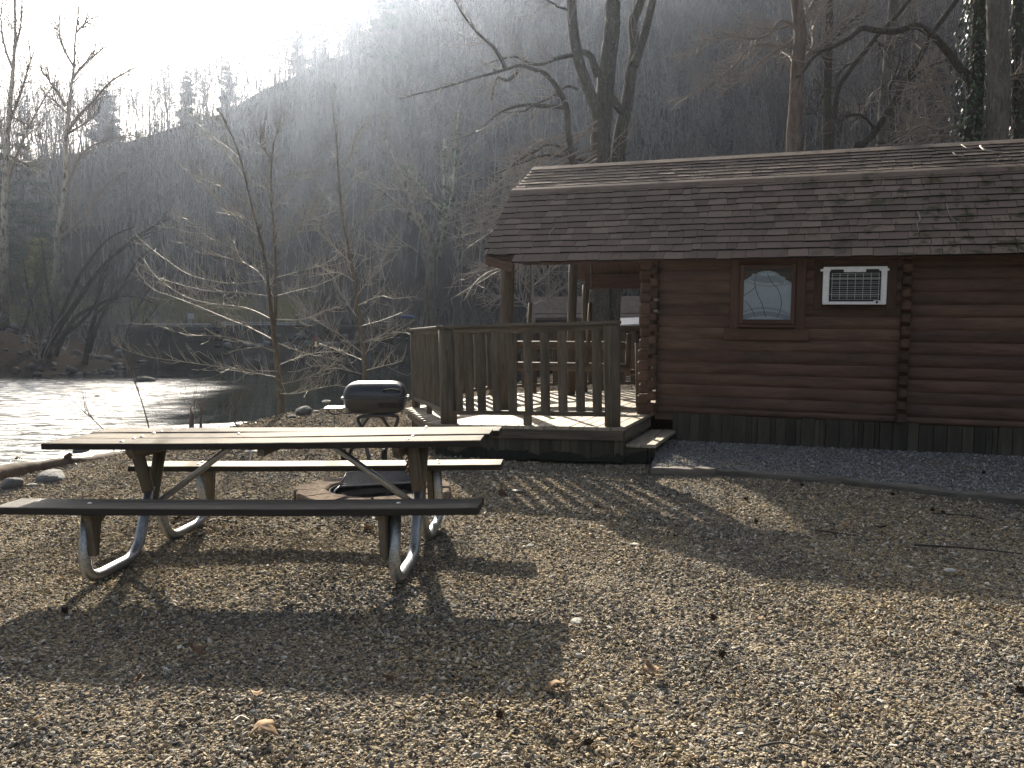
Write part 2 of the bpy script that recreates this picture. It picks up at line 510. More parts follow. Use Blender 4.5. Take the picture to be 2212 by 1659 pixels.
def terrain(x, y):
    x = np.asarray(x, float); y = np.asarray(y, float)
    dn = sdist(x, y, NEAR, -1) + .18 * wob(x, y, 1.3, 2)
    df = sdist(x, y, FAR, 1) + .5 * wob(x, y, .45, 1)
    th = np.maximum(sdist(x, y, FOOT, 1), 0)
    zn = np.where(dn > 0, 0.0, np.maximum(dn * .62, -1.7))
    zn = zn + .018 * wob(x, y, .9, 5) + .006 * wob(x, y, 2.7, 1)
    zf = np.clip(-.8 + df * .34, -1.7, 1.75 + .0 * df)
    zf = zf + np.where(df > 3, .18 * wob(x, y, .21, 3), 0)
    z = np.maximum(zn, zf)
    hc = np.interp(x / np.maximum(y, 5.0), A_T, A_H)
    s = .85 * th + np.where(th > 4, 1.2 * wob(x, y, .06, 4), 0); k = 4.0
    hh = -k * np.logaddexp(-s / k, -hc / k) + k * math.log(2) * np.exp(-s / 3)
    z = z + np.where(th > 0, np.maximum(hh, 0), 0)
    return z, dn, df, th
def tz(x, y): return float(terrain(np.array([x]), np.array([y]))[0][0])

def axis(parts):
    out = []
    for a, b, s in parts: out.append(np.arange(a, b - 1e-6, s))
    return np.unique(np.round(np.concatenate(out + [[parts[-1][1]]]), 4))
gx = axis([(-420, -160, 20), (-160, -60, 4), (-60, -12, 1.2), (-12, 9, .3), (9, 30, 1.2), (30, 120, 4), (120, 420, 20)])
gy = axis([(-60, -4, 6), (-4, 1.5, .8), (1.5, 22, .3), (22, 60, 1.0), (60, 130, 2.0), (130, 260, 4), (260, 420, 16)])
X, Y = np.meshgrid(gx, gy)
Z, DN, DF, TH = terrain(X, Y)
wgrav = np.clip(DN * 1.2 + .9, 0, 1) * np.clip(1 - (Y - 38) / 10, 0, 1)
lawn = np.clip((DF - 9) / 2, 0, 1) * np.clip(1 - (TH - 0) / 6, 0, 1) * np.clip((-X - 24) / 4, 0, 1)
bed = np.clip((-.45 - Z) / .3, 0, 1)
mb = MB()
ny, nx = X.shape
i = np.arange(ny - 1)[:, None] * nx + np.arange(nx - 1)[None]
F = np.stack([i, i + 1, i + nx + 1, i + nx], -1).reshape(-1, 4)
mb.add(np.stack([X, Y, Z], -1).reshape(-1, 3), F, np.stack([wgrav, lawn, bed], -1).reshape(-1, 3), 0.5)

def ground_mat():
    t = NT('ground')
    P = t.n("NewGeometry").outputs["Position"]
    zs = t.n("SeparateXYZ"); t.t.links.new(t.attr("gco").outputs["Vector"], zs.inputs[0])
    v = t.n("TexVoronoi", i_Scale=75.0, feature='F1'); t.t.links.new(P, v.inputs["Vector"])
    v2 = t.n("TexVoronoi", i_Scale=31.0); t.t.links.new(P, v2.inputs["Vector"])
    vr = t.n("SeparateColor"); t.t.links.new(v.outputs["Color"], vr.inputs[0])
    grav = t.ramp(vr.outputs[0], [(0, (.14, .13, .12)), (.3, (.25, .22, .175)), (.6, (.38, .31, .21)), (.85, (.46, .385, .275)), (1, (.58, .52, .43))])
    gap = t.ramp(v.outputs["Distance"], [(.25, 0.0), (.6, .8)])
    grav = t.mix(gap, grav, (.035, .032, .028))
    big = t.noise(P, .8, 4, .6)
    grav = t.mix(t.ramp(big, [(.4, 0.0), (.7, .35)]), grav, (.19, .145, .095))
    n1 = t.noise(P, 7, 8, .7); n2 = t.noise(P, .35, 5, .6)
    litter = t.ramp(n1, [(.3, (.022, .018, .015)), (.55, (.046, .037, .030)), (.72, (.10, .083, .066))])
    litter = t.mix(t.ramp(n2, [(.4, 0.0), (.65, .5)]), litter, (.05, .045, .04))
    lw = t.ramp(n1, [(.3, (.10, .09, .035)), (.7, (.24, .21, .085))])
    col = t.mix(zs.outputs[1], litter, lw)
    edge = t.math('ADD', zs.outputs[0], t.math('MULTIPLY', t.math('SUBTRACT', t.noise(P, 2.2, 4, .6), .5), .9))
    col = t.mix(t.ramp(edge, [(.42, 0.0), (.55, 1.0)]), col, grav)
    col = t.mix(zs.outputs[2], col, (.045, .042, .036))
    h = t.math('MULTIPLY', v.outputs["Distance"], -1.0)
    nb = t.bump(h, .9, .012)
    nb2 = t.bump(n1, .6, .08)
    mxn = t.n("Mix", data_type='VECTOR'); t.t.links.new(zs.outputs[0], mxn.inputs[0])
    t.t.links.new(nb2, mxn.inputs[4]); t.t.links.new(nb, mxn.inputs[5])
    t.bsdf(col, .95, mxn.outputs[1], 0, .0)
    return t.m
M['ground'] = ground_mat()
structure(mb.build('ground', M['ground'], smooth=True))

# raised gravel bed along the cabin, held by timbers
bed_poly = [(-1.72, -1.36), (4.6, -2.9), (4.6, .2), (-1.72, .2)]
def cabw(u, v, w):
    return O_C + u * EU + v * EV + w * EW
_psi, _t, _D = .3498, .012, 8.7142
O_C = np.array([(3300 - 2016) / 3270 * _D, _D, 0.0])
EU = np.array([math.cos(_psi) * math.cos(_t), -math.sin(_psi) * math.cos(_t), -math.sin(_t)])
EW = np.array([math.sin(_t) * math.cos(_psi), -math.sin(_t) * math.sin(_psi), math.cos(_t)])
EV = np.array([math.sin(_psi), math.cos(_psi), 0.0])
TIMBER = [(1.30, 7.66), (1.86, 7.52), (2.83, 7.06), (3.87, 6.24), (5.6, 4.7)]
cab_line = [tuple(cabw(u, .12, 0)[:2]) for u in (-1.9, -1.2, 0, 1.2, 3.4)]
mbb = MB(); rows = 26; cols = 60
tl = np.array(TIMBER); cl = np.array(cab_line)
def along(P, s):
    d = np.concatenate([[0], np.cumsum(np.linalg.norm(np.diff(P, axis=0), axis=1))]); d /= d[-1]
    return np.stack([np.interp(s, d, P[:, k]) for k in range(2)], -1)
ss = np.linspace(0, 1, cols)
A, B = along(tl, ss), along(cl, ss)
BV, BG = [], []
for r in range(rows):
    f = r / (rows - 1)
    p = A * (1 - f) + B * f
    z = .052 + .035 * f + .006 * wob(p[:, 0], p[:, 1], 3.1, 2)
    BV.append(np.stack([p[:, 0], p[:, 1], z], -1)); BG.append(np.tile([1.0, 0, 0], (cols, 1)))
i = np.arange(rows - 1)[:, None] * cols + np.arange(cols - 1)[None]
mbb.add(np.concatenate(BV), np.stack([i, i + 1, i + cols + 1, i + cols], -1).reshape(-1, 4), np.concatenate(BG), .5)
structure(mbb.build('gravel_path', M['ground'], smooth=True))

# ------------------------------------------------------------------ river
def water_mat():
    t = NT('river_water')
    P = t.n("NewGeometry").outputs["Position"]
    s = t.n("SeparateXYZ"); t.t.links.new(P, s.inputs[0])
    # riffle: shallow fast water along the left
    lim = t.math('ADD', t.math('MULTIPLY', s.outputs[1], .27), 2.9)
    rif = t.math('SUBTRACT', t.math('MULTIPLY', s.outputs[0], -1.0), lim)
    rif = t.math('ADD', rif, t.math('MULTIPLY', t.math('SUBTRACT', t.noise(P, .22, 3, .6), .5), 6.0))
    rm = t.n("MapRange", i_1=-1.0, i_2=2.5, i_3=0.0, i_4=1.0); t.t.links.new(rif, rm.inputs[0])
    far = t.n("MapRange", i_1=31.0, i_2=38.0, i_3=1.0, i_4=0.0); t.t.links.new(s.outputs[1], far.inputs[0])
    nb_ = t.math('ADD', s.outputs[1], t.math('MULTIPLY', t.math('SUBTRACT', t.noise(t.scaled(P, (.6, 1, 1)), .7, 3, .6), .5), 6.0))
    nr = t.n('MapRange', i_1=19.0, i_2=17.5, i_3=0.0, i_4=1.0); t.t.links.new(nb_, nr.inputs[0])
    R = t.math('MAXIMUM', t.math('MULTIPLY', rm.outputs[0], far.outputs[0]), nr.outputs[0])
    a = t.noise(t.scaled(P, (.75, 1.5, 1)), 1.6, 5, .62, .6)
    b = t.noise(t.scaled(P, (.8, 1.6, 1)), 5.5, 3, .6, .3)
    c = t.noise(t.scaled(P, (.35, 1.0, 1)), .9, 3, .5)
    calm = t.math('ADD', t.math('MULTIPLY', c, .008), t.math('MULTIPLY', b, .0012))
    rough_w = t.math('ADD', t.math('MULTIPLY', a, .13), t.math('MULTIPLY', b, .035))
    h = t.math('ADD', calm, t.math('MULTIPLY', R, rough_w))
    nrm = t.n("Bump", i_Strength=1.0, i_Distance=1.0, i_Height=h).outputs[0]
    foam = t.math('MULTIPLY', R, t.ramp(t.noise(t.scaled(P, (.42, 1.5, 1)), 3.0, 8, .72, .8), [(.44, 0.0), (.58, 1.0)]))
    col = t.mix(foam, (.012, .016, .014), (.74, .75, .75))
    rg = t.math('ADD', t.math('ADD', .035, t.math('MULTIPLY', R, .17)), t.math('MULTIPLY', foam, .4))
    t.bsdf(col, rg, nrm, 0, .5, IOR=1.33)
    return t.m
mb = MB()
wx = axis([(-260, -60, 20), (-60, 30, 1.0)]); wy = axis([(-30, 0, 6), (0, 60, 1.0), (60, 130, 5)])
X, Y = np.meshgrid(wx, wy); ny, nx = X.shape
i = np.arange(ny - 1)[:, None] * nx + np.arange(nx - 1)[None]
mb.add(np.stack([X, Y, np.full_like(X, WATER_Z)], -1).reshape(-1, 3), np.stack([i, i + 1, i + nx + 1, i + nx], -1).reshape(-1, 4))
M['water'] = water_mat()
structure(mb.build('river_water', M['water'], smooth=True))

# ------------------------------------------------------------------ scattering (geometry nodes, for uncountable stuff only)
def variants(name, builders):
    c = bpy.data.collections.new(name)
    for b in builders:
        COL.objects.unlink(b); c.objects.link(b)
    return c
def scatter(name, coll, P, rot, sc, idx):
    me = bpy.data.meshes.new(name)
    n = len(P)
    me.vertices.add(n); me.vertices.foreach_set("co", np.asarray(P, np.float32).ravel())
    for nm, ty, key, dat in (("rot", 'FLOAT_VECTOR', "vector", rot), ("sc", 'FLOAT_VECTOR', "vector", sc), ("idx", 'INT', "value", idx)):
        a = me.attributes.new(nm, ty, 'POINT')
        a.data.foreach_set(key, np.asarray(dat, np.int32 if ty == 'INT' else np.float32).ravel())
    o = bpy.data.objects.new(name, me); COL.objects.link(o)
    g = bpy.data.node_groups.new(name, 'GeometryNodeTree')
    g.interface.new_socket("Geometry", in_out='INPUT', socket_type='NodeSocketGeometry')
    g.interface.new_socket("Geometry", in_out='OUTPUT', socket_type='NodeSocketGeometry')
    N, L = g.nodes, g.links
    gi, go = N.new("NodeGroupInput"), N.new("NodeGroupOutput")
    ci = N.new("GeometryNodeCollectionInfo"); ci.inputs[0].default_value = coll
    ci.inputs["Separate Children"].default_value = True; ci.inputs["Reset Children"].default_value = True
    iop = N.new("GeometryNodeInstanceOnPoints"); iop.inputs["Pick Instance"].default_value = True
    def na(nm, ty):
        x = N.new("GeometryNodeInputNamedAttribute"); x.data_type = ty; x.inputs["Name"].default_value = nm
        return [s for s in x.outputs if s.enabled and s.name == "Attribute"][0]
    L.new(gi.outputs[0], iop.inputs["Points"]); L.new(ci.outputs[0], iop.inputs["Instance"])
    L.new(na("idx", 'INT'), iop.inputs["Instance Index"])
    e2r = N.new("FunctionNodeEulerToRotation"); L.new(na("rot", 'FLOAT_VECTOR'), e2r.inputs[0])
    L.new(e2r.outputs[0], iop.inputs["Rotation"])
    L.new(na("sc", 'FLOAT_VECTOR'), iop.inputs["Scale"])
    L.new(iop.outputs[0], go.inputs[0])
    m = o.modifiers.new("scatter", 'NODES'); m.node_group = g
    return o

def stone_mat():
    t = NT('gravel_stone')
    r = t.n("ObjectInfo").outputs["Random"]
    col = t.ramp(r, [(0, (.07, .068, .066)), (.12, (.18, .175, .165)), (.22, (.29, .275, .24)), (.32, (.16, .118, .072)), (.48, (.38, .29, .165)), (.74, (.52, .41, .25)), (.88, (.42, .365, .275)), (.95, (.62, .56, .44)), (1, (.78, .73, .63))])
    loc = t.n('ObjectInfo').outputs['Location']
    zone = t.math('ADD', t.noise(loc, .55, 3, .6), t.math('MULTIPLY', t.math('SUBTRACT', r, .5), .0))
    grey = t.ramp(r, [(0, (.055, .058, .062)), (.25, (.12, .124, .13)), (.5, (.19, .193, .196)), (.72, (.16, .135, .10)), (.88, (.30, .295, .28)), (1, (.58, .56, .52))])
    col = t.mix(t.ramp(zone, [(.36, .75), (.56, .05)]), col, grey)
    P = t.n("TexCoord").outputs["Object"]
    f = t.noise(P, 2.3, 5, .65)
    col = t.mix(t.ramp(f, [(.35, .45), (.6, 0.0)]), col, (.09, .08, .068))
    t.bsdf(col, .85, None, 0, .12)
    return t.m
M['stone'] = stone_mat()
def ico():
    import bmesh
    bm = bmesh.new(); bmesh.ops.create_icosphere(bm, subdivisions=2, radius=1.0)
    V = np.array([v.co[:] for v in bm.verts]); F = np.array([[v.index for v in f.verts] for f in bm.faces]); bm.free()
    return V, F
ICO_V, ICO_F = ico()
def ico1():
    import bmesh
    bm = bmesh.new(); bmesh.ops.create_icosphere(bm, subdivisions=1, radius=1.0)
    V = np.array([v.co[:] for v in bm.verts]); F = np.array([[v.index for v in f.verts] for f in bm.faces]); bm.free()
    return V, F
def lump(rng, cuts=7, V=None, sq=(1, .8, .55), depth=(.55, .85)):
    """angular stone: sphere cut flat by random planes"""
    V = (ICO_V if V is None else V).copy()
    for _ in range(cuts):
        n = np.array([rng.gauss(0, 1) for _ in range(3)]); n /= np.linalg.norm(n)
        d = rng.uniform(*depth)
        k = V @ n - d
        V = V - np.where(k > 0, k, 0)[:, None] * n
    return V * np.array(sq)
rs = random.Random(11); npr = np.random.default_rng(5)
stones = []
v1, f1 = ico1()
for k in range(10):
    m_ = MB(); m_.add(lump(rs, 9, v1, (1, rs.uniform(.6, .95), rs.uniform(.35, .75)), (.42, .8)), f1)
    stones.append(m_.build('pebble', M['stone'], smooth=False))
stone_coll = variants('pebbles', stones)
def pebble_points(y0, y1, dens, r0, r1, seed):
    g = np.random.default_rng(seed)
    x0, x1 = -(.75 * y1 + .7), .75 * y1 + .7
    n = int((x1 - x0) * (y1 - y0) * dens)
    x = g.uniform(x0, x1, n); y = g.uniform(y0, y1, n)
    k = np.abs(x) < .75 * y + .7
    x, y = x[k], y[k]
    z, dn, df, th = terrain(x, y)
    k = (dn > -.25) & (df < 0)
    # not under the cabin, the raised bed or the deck
    q = np.stack([x - O_C[0], y - O_C[1]], -1)
    u = q @ EU[:2]; v = q @ EV[:2]
    tly = np.interp(x, tl[:, 0], tl[:, 1], left=1e9)
    inbed = (x > 1.3) & (y > tly) & (v < .05)
    k &= ~((v > 0) & (u > -2.2)) & ~((v > -1.3) & (u > -4.0) & (u < -2.0) & (v < 4)) & ~inbed
    k &= ~((u > -2.0) & (u < -1.7) & (v > -1.3) & (v < 0))
    x, y, z = x[k], y[k], z[k]
    r = g.uniform(0, 1, len(x)) ** 3.2 * (r1 - r0) + r0
    return np.stack([x, y, z + r * .25], -1), r
Ps, Rs = [], []
for y0, y1, d, r0, r1, sd in ((1.7, 3.4, 12500, .0032, .0145, 1), (3.4, 5.2, 7200, .0045, .0160, 2), (5.2, 8.5, 2900, .0065, .020, 3), (8.5, 16, 800, .010, .027, 4), (16, 34, 130, .018, .045, 5)):
    p, r = pebble_points(y0, y1, d, r0, r1, sd); Ps.append(p); Rs.append(r)
Ps, Rs = np.concatenate(Ps), np.concatenate(Rs)
n = len(Ps)
rot = np.stack([npr.normal(0, .5, n), npr.normal(0, .5, n), npr.uniform(0, 6.28, n)], -1)
sc3 = Rs[:, None] * np.stack([npr.uniform(.9, 1.75, n), npr.uniform(.7, 1.15, n), npr.uniform(.45, 1.15, n)], -1)
gs = scatter('gravel_stones', stone_coll, Ps, rot, sc3, npr.integers(0, 10, n))
tag(gs, 'loose grey and tan gravel covering the yard', 'gravel', kind='stuff')
# greyer chips in the raised bed, with its shade put into their colour
def grey_stone():
    t = NT('grey_chip'); r = t.n("ObjectInfo").outputs["Random"]
    t.bsdf(t.ramp(r, [(0, (.10, .105, .115)), (.4, (.21, .215, .225)), (.75, (.30, .30, .30)), (.9, (.26, .23, .19)), (1, (.55, .54, .52))]), .85, None, 0, .1); return t.m
M['stone_grey'] = grey_stone()
gst = []
for k in range(5):
    m_ = MB(); m_.add(lump(rs, 9, v1, (1, rs.uniform(.6, .95), rs.uniform(.35, .75)), (.42, .8)), f1)
    gst.append(m_.build('limestone_chip', M['stone_grey'], smooth=False))
gcoll = variants('shaded_chips', gst)
g = np.random.default_rng(9); n = 30000
s_, f_ = g.uniform(0, 1, n), g.uniform(0, 1, n)
pa, pb = along(tl, s_), along(cl, s_)
pp = pa * (1 - f_)[:, None] + pb * f_[:, None]
rb = g.uniform(0, 1, n) ** 2.6 * .012 + .0065
tag(scatter('path_gravel', gcoll, np.stack([pp[:, 0], pp[:, 1], .055 + .035 * f_ + rb * .2], -1), np.stack([npr.normal(0, .5, n), npr.normal(0, .5, n), npr.uniform(0, 6.28, n)], -1), rb[:, None] * np.stack([npr.uniform(.9, 1.7, n), npr.uniform(.7, 1.15, n), npr.uniform(.5, 1.1, n)], -1), g.integers(0, 5, n)), 'grey chips filling the raised bed along the cabin, its shade put into their colour', 'gravel', kind='stuff')

# ------------------------------------------------------------------ the log cabin (local axes: u along the wall, v into the cabin, w up)
from mathutils import Matrix
def frame(o, org, ex, ey, ez):
    m = Matrix(((ex[0], ey[0], ez[0], org[0]), (ex[1], ey[1], ez[1], org[1]), (ex[2], ey[2], ez[2], org[2]), (0, 0, 0, 1)))
    o.matrix_world = m
    return o
cabin = thing('log_cabin', 'red brown log cabin with brown shingled gambrel roof and covered porch', 'cabin')
frame(cabin, O_C, EU, EV, EW)
EAVE, BRK, RDG = (-.25, 2.075), (.85, 3.05), (1.75, 3.51)
# log siding in three runs
def siding(u0, u1, name, seed):
    rg = random.Random(seed)
    mb = MB(); w0 = .384; w = .451; k = 0
    edges = [.384]
    while w < 2.30: edges.append(w); w += .127
    for a, b in zip(edges[:-1], edges[1:]):
        cuts = [u0]
        while cuts[-1] + 2.9 < u1 and rg.random() < .55: cuts.append(cuts[-1] + rg.uniform(1.2, 2.7))
        cuts.append(u1)
        for c0, c1 in zip(cuts[:-1], cuts[1:]):
            n = 9; us = np.linspace(c0, c1, max(3, int((c1 - c0) / .22)))
            th = np.linspace(-1, 1, n)
            wobl = np.array([rg.uniform(-.0015, .0015) for _ in us])
            rnd = rg.random()
            V, G = [], []
            for ui, wb in zip(us, wobl):
                prof_v = -.030 * np.sqrt(np.clip(1 - (th * .93) ** 2, 0, 1)) ** .8 - .002
                prof_w = (a + b) / 2 + th * (b - a) / 2 + wb
                V.append(np.stack([np.full(n, ui), prof_v, prof_w], -1))
                G.append(np.stack([np.full(n, ui + rnd * 40), prof_w * 1.0 + rnd * 9, prof_v + rnd * 3], -1))
            m_ = len(us)
            i = np.arange(m_ - 1)[:, None] * n + np.arange(n - 1)[None]
            mb.add(np.concatenate(V), np.stack([i, i + n, i + n + 1, i + 1], -1).reshape(-1, 4), np.concatenate(G), rnd)
    return mb.build(name, M['log_wood'], cabin, True)
siding(-1.90, .565, 'log_wall', 3)
siding(.655, 4.9, 'log_wall', 4)
# body behind the siding, gable and back walls
mb = MB()
pr = [(.06, .3), (.06, 2.36), (.85, 2.99), (1.75, 3.44), (2.65, 2.99), (3.44, 2.36), (3.44, .3)]
for uu in (-1.93, 4.9):
    a = [(uu, v, w_) for v, w_ in pr]; b = [(uu + .08, v, w_) for v, w_ in pr]; n = len(pr)
    mb.add(a + b, [tuple(range(n))[::-1], tuple(range(n, 2 * n))] + [(i, (i + 1) % n, n + (i + 1) % n, n + i) for i in range(n)], None, .4)
mb.box((1.48, 3.40, 1.33), (3.35, .04, 1.03), rnd=.4)
mb.box((1.48, .04, 1.30), (3.40, .03, 1.0), rnd=.4)
mb.build('gable_wall', M['log_wood'], cabin)
# stacked log ends where cross walls meet the long wall
rg = random.Random(21)
for uc, nm in ((-1.945, 'corner_log_ends'), (.608, 'corner_log_ends')):
    mb = MB(); w = .385; k = 0
    while w < 2.06:
        mb.box((uc + rg.uniform(-.004, .004), -.065, w + .054), (.046, .065 + rg.uniform(0, .006), .047), None, .014, g=1)
        w += .127
    mb.build(nm, M['log_end_wood'], cabin)
mb = MB(); w = .33
while w < 2.08:
    mb.box((-2.045 + rg.uniform(-.012, .012), -.012, w + .0635), (.075, .05, .060), None, .03)
    w += .127
mb.build('corner_log_ends', M['log_wood'], cabin)
# skirt of upright boards below the logs
mb = MB(); u = -1.72; k = 0
while u < 4.9:
    wd = rg.choice((.125, .135, .105, .05, .06)); dz = rg.uniform(-.012, .012)
    off = 0.0 if wd > .1 else .012
    mb.box((u + wd / 2, -.012 + off + rg.uniform(-.003, .003), .225 + dz), (wd / 2 - .002, .011, .158), None, .003, g=2)
    u += wd
mb.build('skirting', M['skirt_wood'], cabin)
# roof deck: thick shell
def off_prof(d):
    return [(EAVE[0] + .02, EAVE[1] - d * .45 + .012), (BRK[0], BRK[1] - d * 1.25), (RDG[0], RDG[1] - d * 1.1), (2 * RDG[0] - BRK[0], BRK[1] - d * 1.25), (2 * RDG[0] - EAVE[0], EAVE[1] - d)]
mb = MB()
po, pi_ = off_prof(.02), off_prof(.075)
ul = [-3.52, -3.93, -3.95, -3.93, -3.52]
ring = po + pi_[::-1]; ur = ul + ul[::-1]; n = len(ring)
a = [(x + .02, v, w_) for x, (v, w_) in zip(ur, ring)]; b = [(5.0, v, w_) for v, w_ in ring]
# the front eave corner is cut back where the porch end is angled
mb.add(a + b, [(i, (i + 1) % n, n + (i + 1) % n, n + i) for i in range(n)] + [(0, 1, 8, 9), (1, 2, 7, 8), (2, 3, 6, 7), (3, 4, 5, 6)], None, .5)
mb.build('roof_deck', M['trim_wood'], cabin)
# ceiling boards nailed under both slopes of the porch
for (p, q) in ((pi_[0], pi_[1]), (pi_[4], pi_[3])):
    mb = MB()
    for k in range(16):
        uu = -3.86 + k * .118
        p0, q0 = np.array([uu, p[0], p[1] - .012]), np.array([uu, q[0], q[1] - .012])
        if k < 4: p0 = p0 + (q0 - p0) * (.12 - .03 * k)
        nrm = np.cross(q0 - p0, (1, 0, 0))
        mb.beam(p0, q0, .112, .016, nrm / np.linalg.norm(nrm), .003)
    mb.build('porch_ceiling', M['trim_wood'], cabin)
for (u0_, v_, w_) in ((-3.70, 3.5, 2.05), (-3.80, .42, 2.30)):
    mb = MB(); mb.beam((u0_, v_, w_), (-1.95, v_, w_), .09, .23, bev=.008); mb.build('porch_beam', M['trim_wood'], cabin)
mb = MB()
mb.beam((-3.955, -.115, 2.11), (-3.57, -.235, 2.005), .022, .10, bev=.004)
mb.beam((-3.955, -.10, 2.11), (-3.94, .72, 2.80), .022, .14, bev=.004)
mb.beam((-3.94, .74, 2.82), (-3.95, 1.72, 3.36), .022, .14, bev=.004)
mb.beam((-3.93, -.10, 2.09), (-3.80, .40, 2.16), .022, .12, bev=.004)
mb.build('fascia', M['trim_wood'], cabin)
# shingles, laid one by one
def rake(v):
    return float(np.interp(v, [-.25, -.19, -.12, .85, 1.75], [-3.55, -3.84, -3.97, -3.965, -3.98]))
mb = MB(); rg = random.Random(5)
def shingle_slope(p, q, courses, first):
    p, q = np.array(p), np.array(q); L = np.linalg.norm(q - p); d = (q - p) / L
    ex = L / courses
    D = np.array([0, d[0], d[1]]); N = np.array([0, -d[1], d[0]])
    tilt = .085
    D2 = D * math.cos(tilt) - N * math.sin(tilt); N2 = N * math.cos(tilt) + D * math.sin(tilt)
    for c in range(courses):
        s0 = c * ex - (.03 if c == 0 and first == 0 else 0)
        base = np.array([0, p[0], p[1]]) + D * s0
        u = rake(base[1]) - .02
        first_ = True
        while u < 5.0:
            wd = rg.choice((.10, .155, .16, .21, .215, .27)) * rg.uniform(.93, 1.05)
            if first_: wd *= rg.uniform(.4, 1); first_ = False
            drop = rg.uniform(-.007, .007) + (.006 if rg.random() < .3 else 0) + .004 * math.sin(u * 3.1 + c)
            ln = ex * 1.32
            cen = base + np.array([u + wd / 2, 0, 0]) + D2 * (ln / 2 - drop) + N * (.020 + rg.uniform(-.001, .004))
            mb.box(cen, (wd / 2 - .0022, ln / 2, .0075), ((1, 0, 0), D2, N2), .0015, rg.random(), g=1)
            mb.box(cen - D2 * (ln / 2 + .0012), (wd / 2 - .0022, .0014, .0078), ((1, 0, 0), D2, N2), 0, -1.0, g=1)   # butt edge strip, near-black to paint the shade line of the course
            u += wd
shingle_slope(EAVE, BRK, 12, 0)
shingle_slope(BRK, RDG, 8, 12)
shingle_slope((2 * RDG[0] - BRK[0], BRK[1]), RDG, 8, 30) if False else None
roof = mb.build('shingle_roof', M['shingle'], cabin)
for (v, w_, a0, a1, nm) in ((BRK[0], BRK[1], .73, .46, 'break_cap'), (RDG[0], RDG[1], .46, -.46, 'ridge_cap')):
    mb = MB(); u = -4.0                                  # bent shingles along the break and the ridge
    while u < 5.0:
        wd = rg.uniform(.19, .22)
        for s, ang in ((-1, a0), (1, a1)):
            d = np.array([0, math.cos(ang), math.sin(ang)]) * s
            hl = .040 if v == BRK[0] else .07
            nn = np.array([0, -math.sin(ang), math.cos(ang)])
            c = np.array([u + wd / 2, v, w_]) + d * hl + nn * .027
            mb.box(c, (wd / 2 + .004, hl + .006, .006), ((1, 0, 0), np.array([0, math.cos(ang), math.sin(ang)]), nn), .002, rg.uniform(0, .6), g=1)
        u += wd
    mb.build(nm, M['shingle'], roof)
# round porch posts
for (uu, vv, wt, r) in ((-3.86, .37, 2.25, .085), (-3.715, 2.80, 2.35, .066), (-3.71, 3.55, 2.0, .055)):
    mb = MB()
    zz = np.linspace(.27, wt, 8)
    mb.tube([(uu + rg.uniform(-.006, .006), vv + rg.uniform(-.006, .006), z) for z in zz], [r * rg.uniform(.97, 1.04) for _ in zz], 18, True, None, .012)
    mb.build('porch_post', M['porch_log'], cabin, True)
# window: casing, sash, glass, curtain
def rect_frame(mb, u0, u1, w0, w1, wl, wr, wb, wt, v0, v1, bev=.004):
    vc, hv = (v0 + v1) / 2, abs(v1 - v0) / 2
    if wl: mb.box((u0 + wl / 2, vc, (w0 + w1) / 2), (wl / 2, hv, (w1 - w0) / 2), None, bev, g=2)
    if wr: mb.box((u1 - wr / 2, vc, (w0 + w1) / 2), (wr / 2, hv, (w1 - w0) / 2), None, bev, g=2)
    if wb: mb.box(((u0 + wl + u1 - wr) / 2, vc, w0 + wb / 2), ((u1 - wr - u0 - wl) / 2, hv, wb / 2), None, bev)
    if wt: mb.box(((u0 + wl + u1 - wr) / 2, vc, w1 - wt / 2), ((u1 - wr - u0 - wl) / 2, hv, wt / 2), None, bev)
mb = MB()
rect_frame(mb, -1.125, -.355, 1.332, 2.07, .098, .098, .0, .05, -.062, 0)
mb.box((-.745, -.033, 1.272), (.437, .031, .062), None, .004)
win = mb.build('window', M['trim_wood'], cabin)
mb = MB()
rect_frame(mb, -1.024, -.456, 1.386, 2.012, .038, .042, .046, .04, -.088, 0)
mb.build('sash', M['trim_wood'], win)
mb = MB(); mb.box((-.742, -.052, 1.364), (.296, .048, .016), None, .005)
mb.build('sill', M['trim_wood'], win)
mb = MB(); mb.add([(-.992, -.074, 1.425), (-.492, -.074, 1.425), (-.492, -.074, 1.976), (-.992, -.074, 1.976)], [(0, 1, 2, 3)])
mb.build('pane', M['glass'], win)
def wz(x, y): return (-.983 + (x - 575) / 437 * .479, 1.969 - (y - 150) / 475 * .534)
top = [(560, 270), (578, 255), (640, 215), (720, 175), (800, 166), (870, 182), (930, 232), (1016, 282), (1030, 290)]
mb = MB(); nxs = 30
tx = np.linspace(560, 1030, nxs); ty = np.interp(tx, [p[0] for p in top], [p[1] for p in top])
V = []
for r in range(12):
    f = r / 11
    for k in range(nxs):
        y = ty[k] * (1 - f) + 632 * f
        uu, ww = wz(tx[k], y)
        V.append((uu, -.055 + .0025 * math.sin(k * 1.9 + f * 2), ww))
i = np.arange(11)[:, None] * nxs + np.arange(nxs - 1)[None]
mb.add(V, np.stack([i, i + 1, i + nxs + 1, i + nxs], -1).reshape(-1, 4))
cur = mb.build('curtain', M['curtain'], win, True)
def ribbon(pts, wd, m, v):
    mb = MB(); V = []
    pts = [np.array(wz(*p)) for p in pts]
    for k, p in enumerate(pts):
        t = pts[min(k + 1, len(pts) - 1)] - pts[max(k - 1, 0)]; t /= np.linalg.norm(t)
        nn = np.array([-t[1], t[0]]) * wd / 2
        for s in (1, -1): V.append((p[0] + s * nn[0], v, p[1] + s * nn[1]))
    n_ = len(pts)
    mb.add(V, [(2 * k, 2 * k + 1, 2 * k + 3, 2 * k + 2) for k in range(n_ - 1)])
    return mb.build('curtain_trim', m, cur)
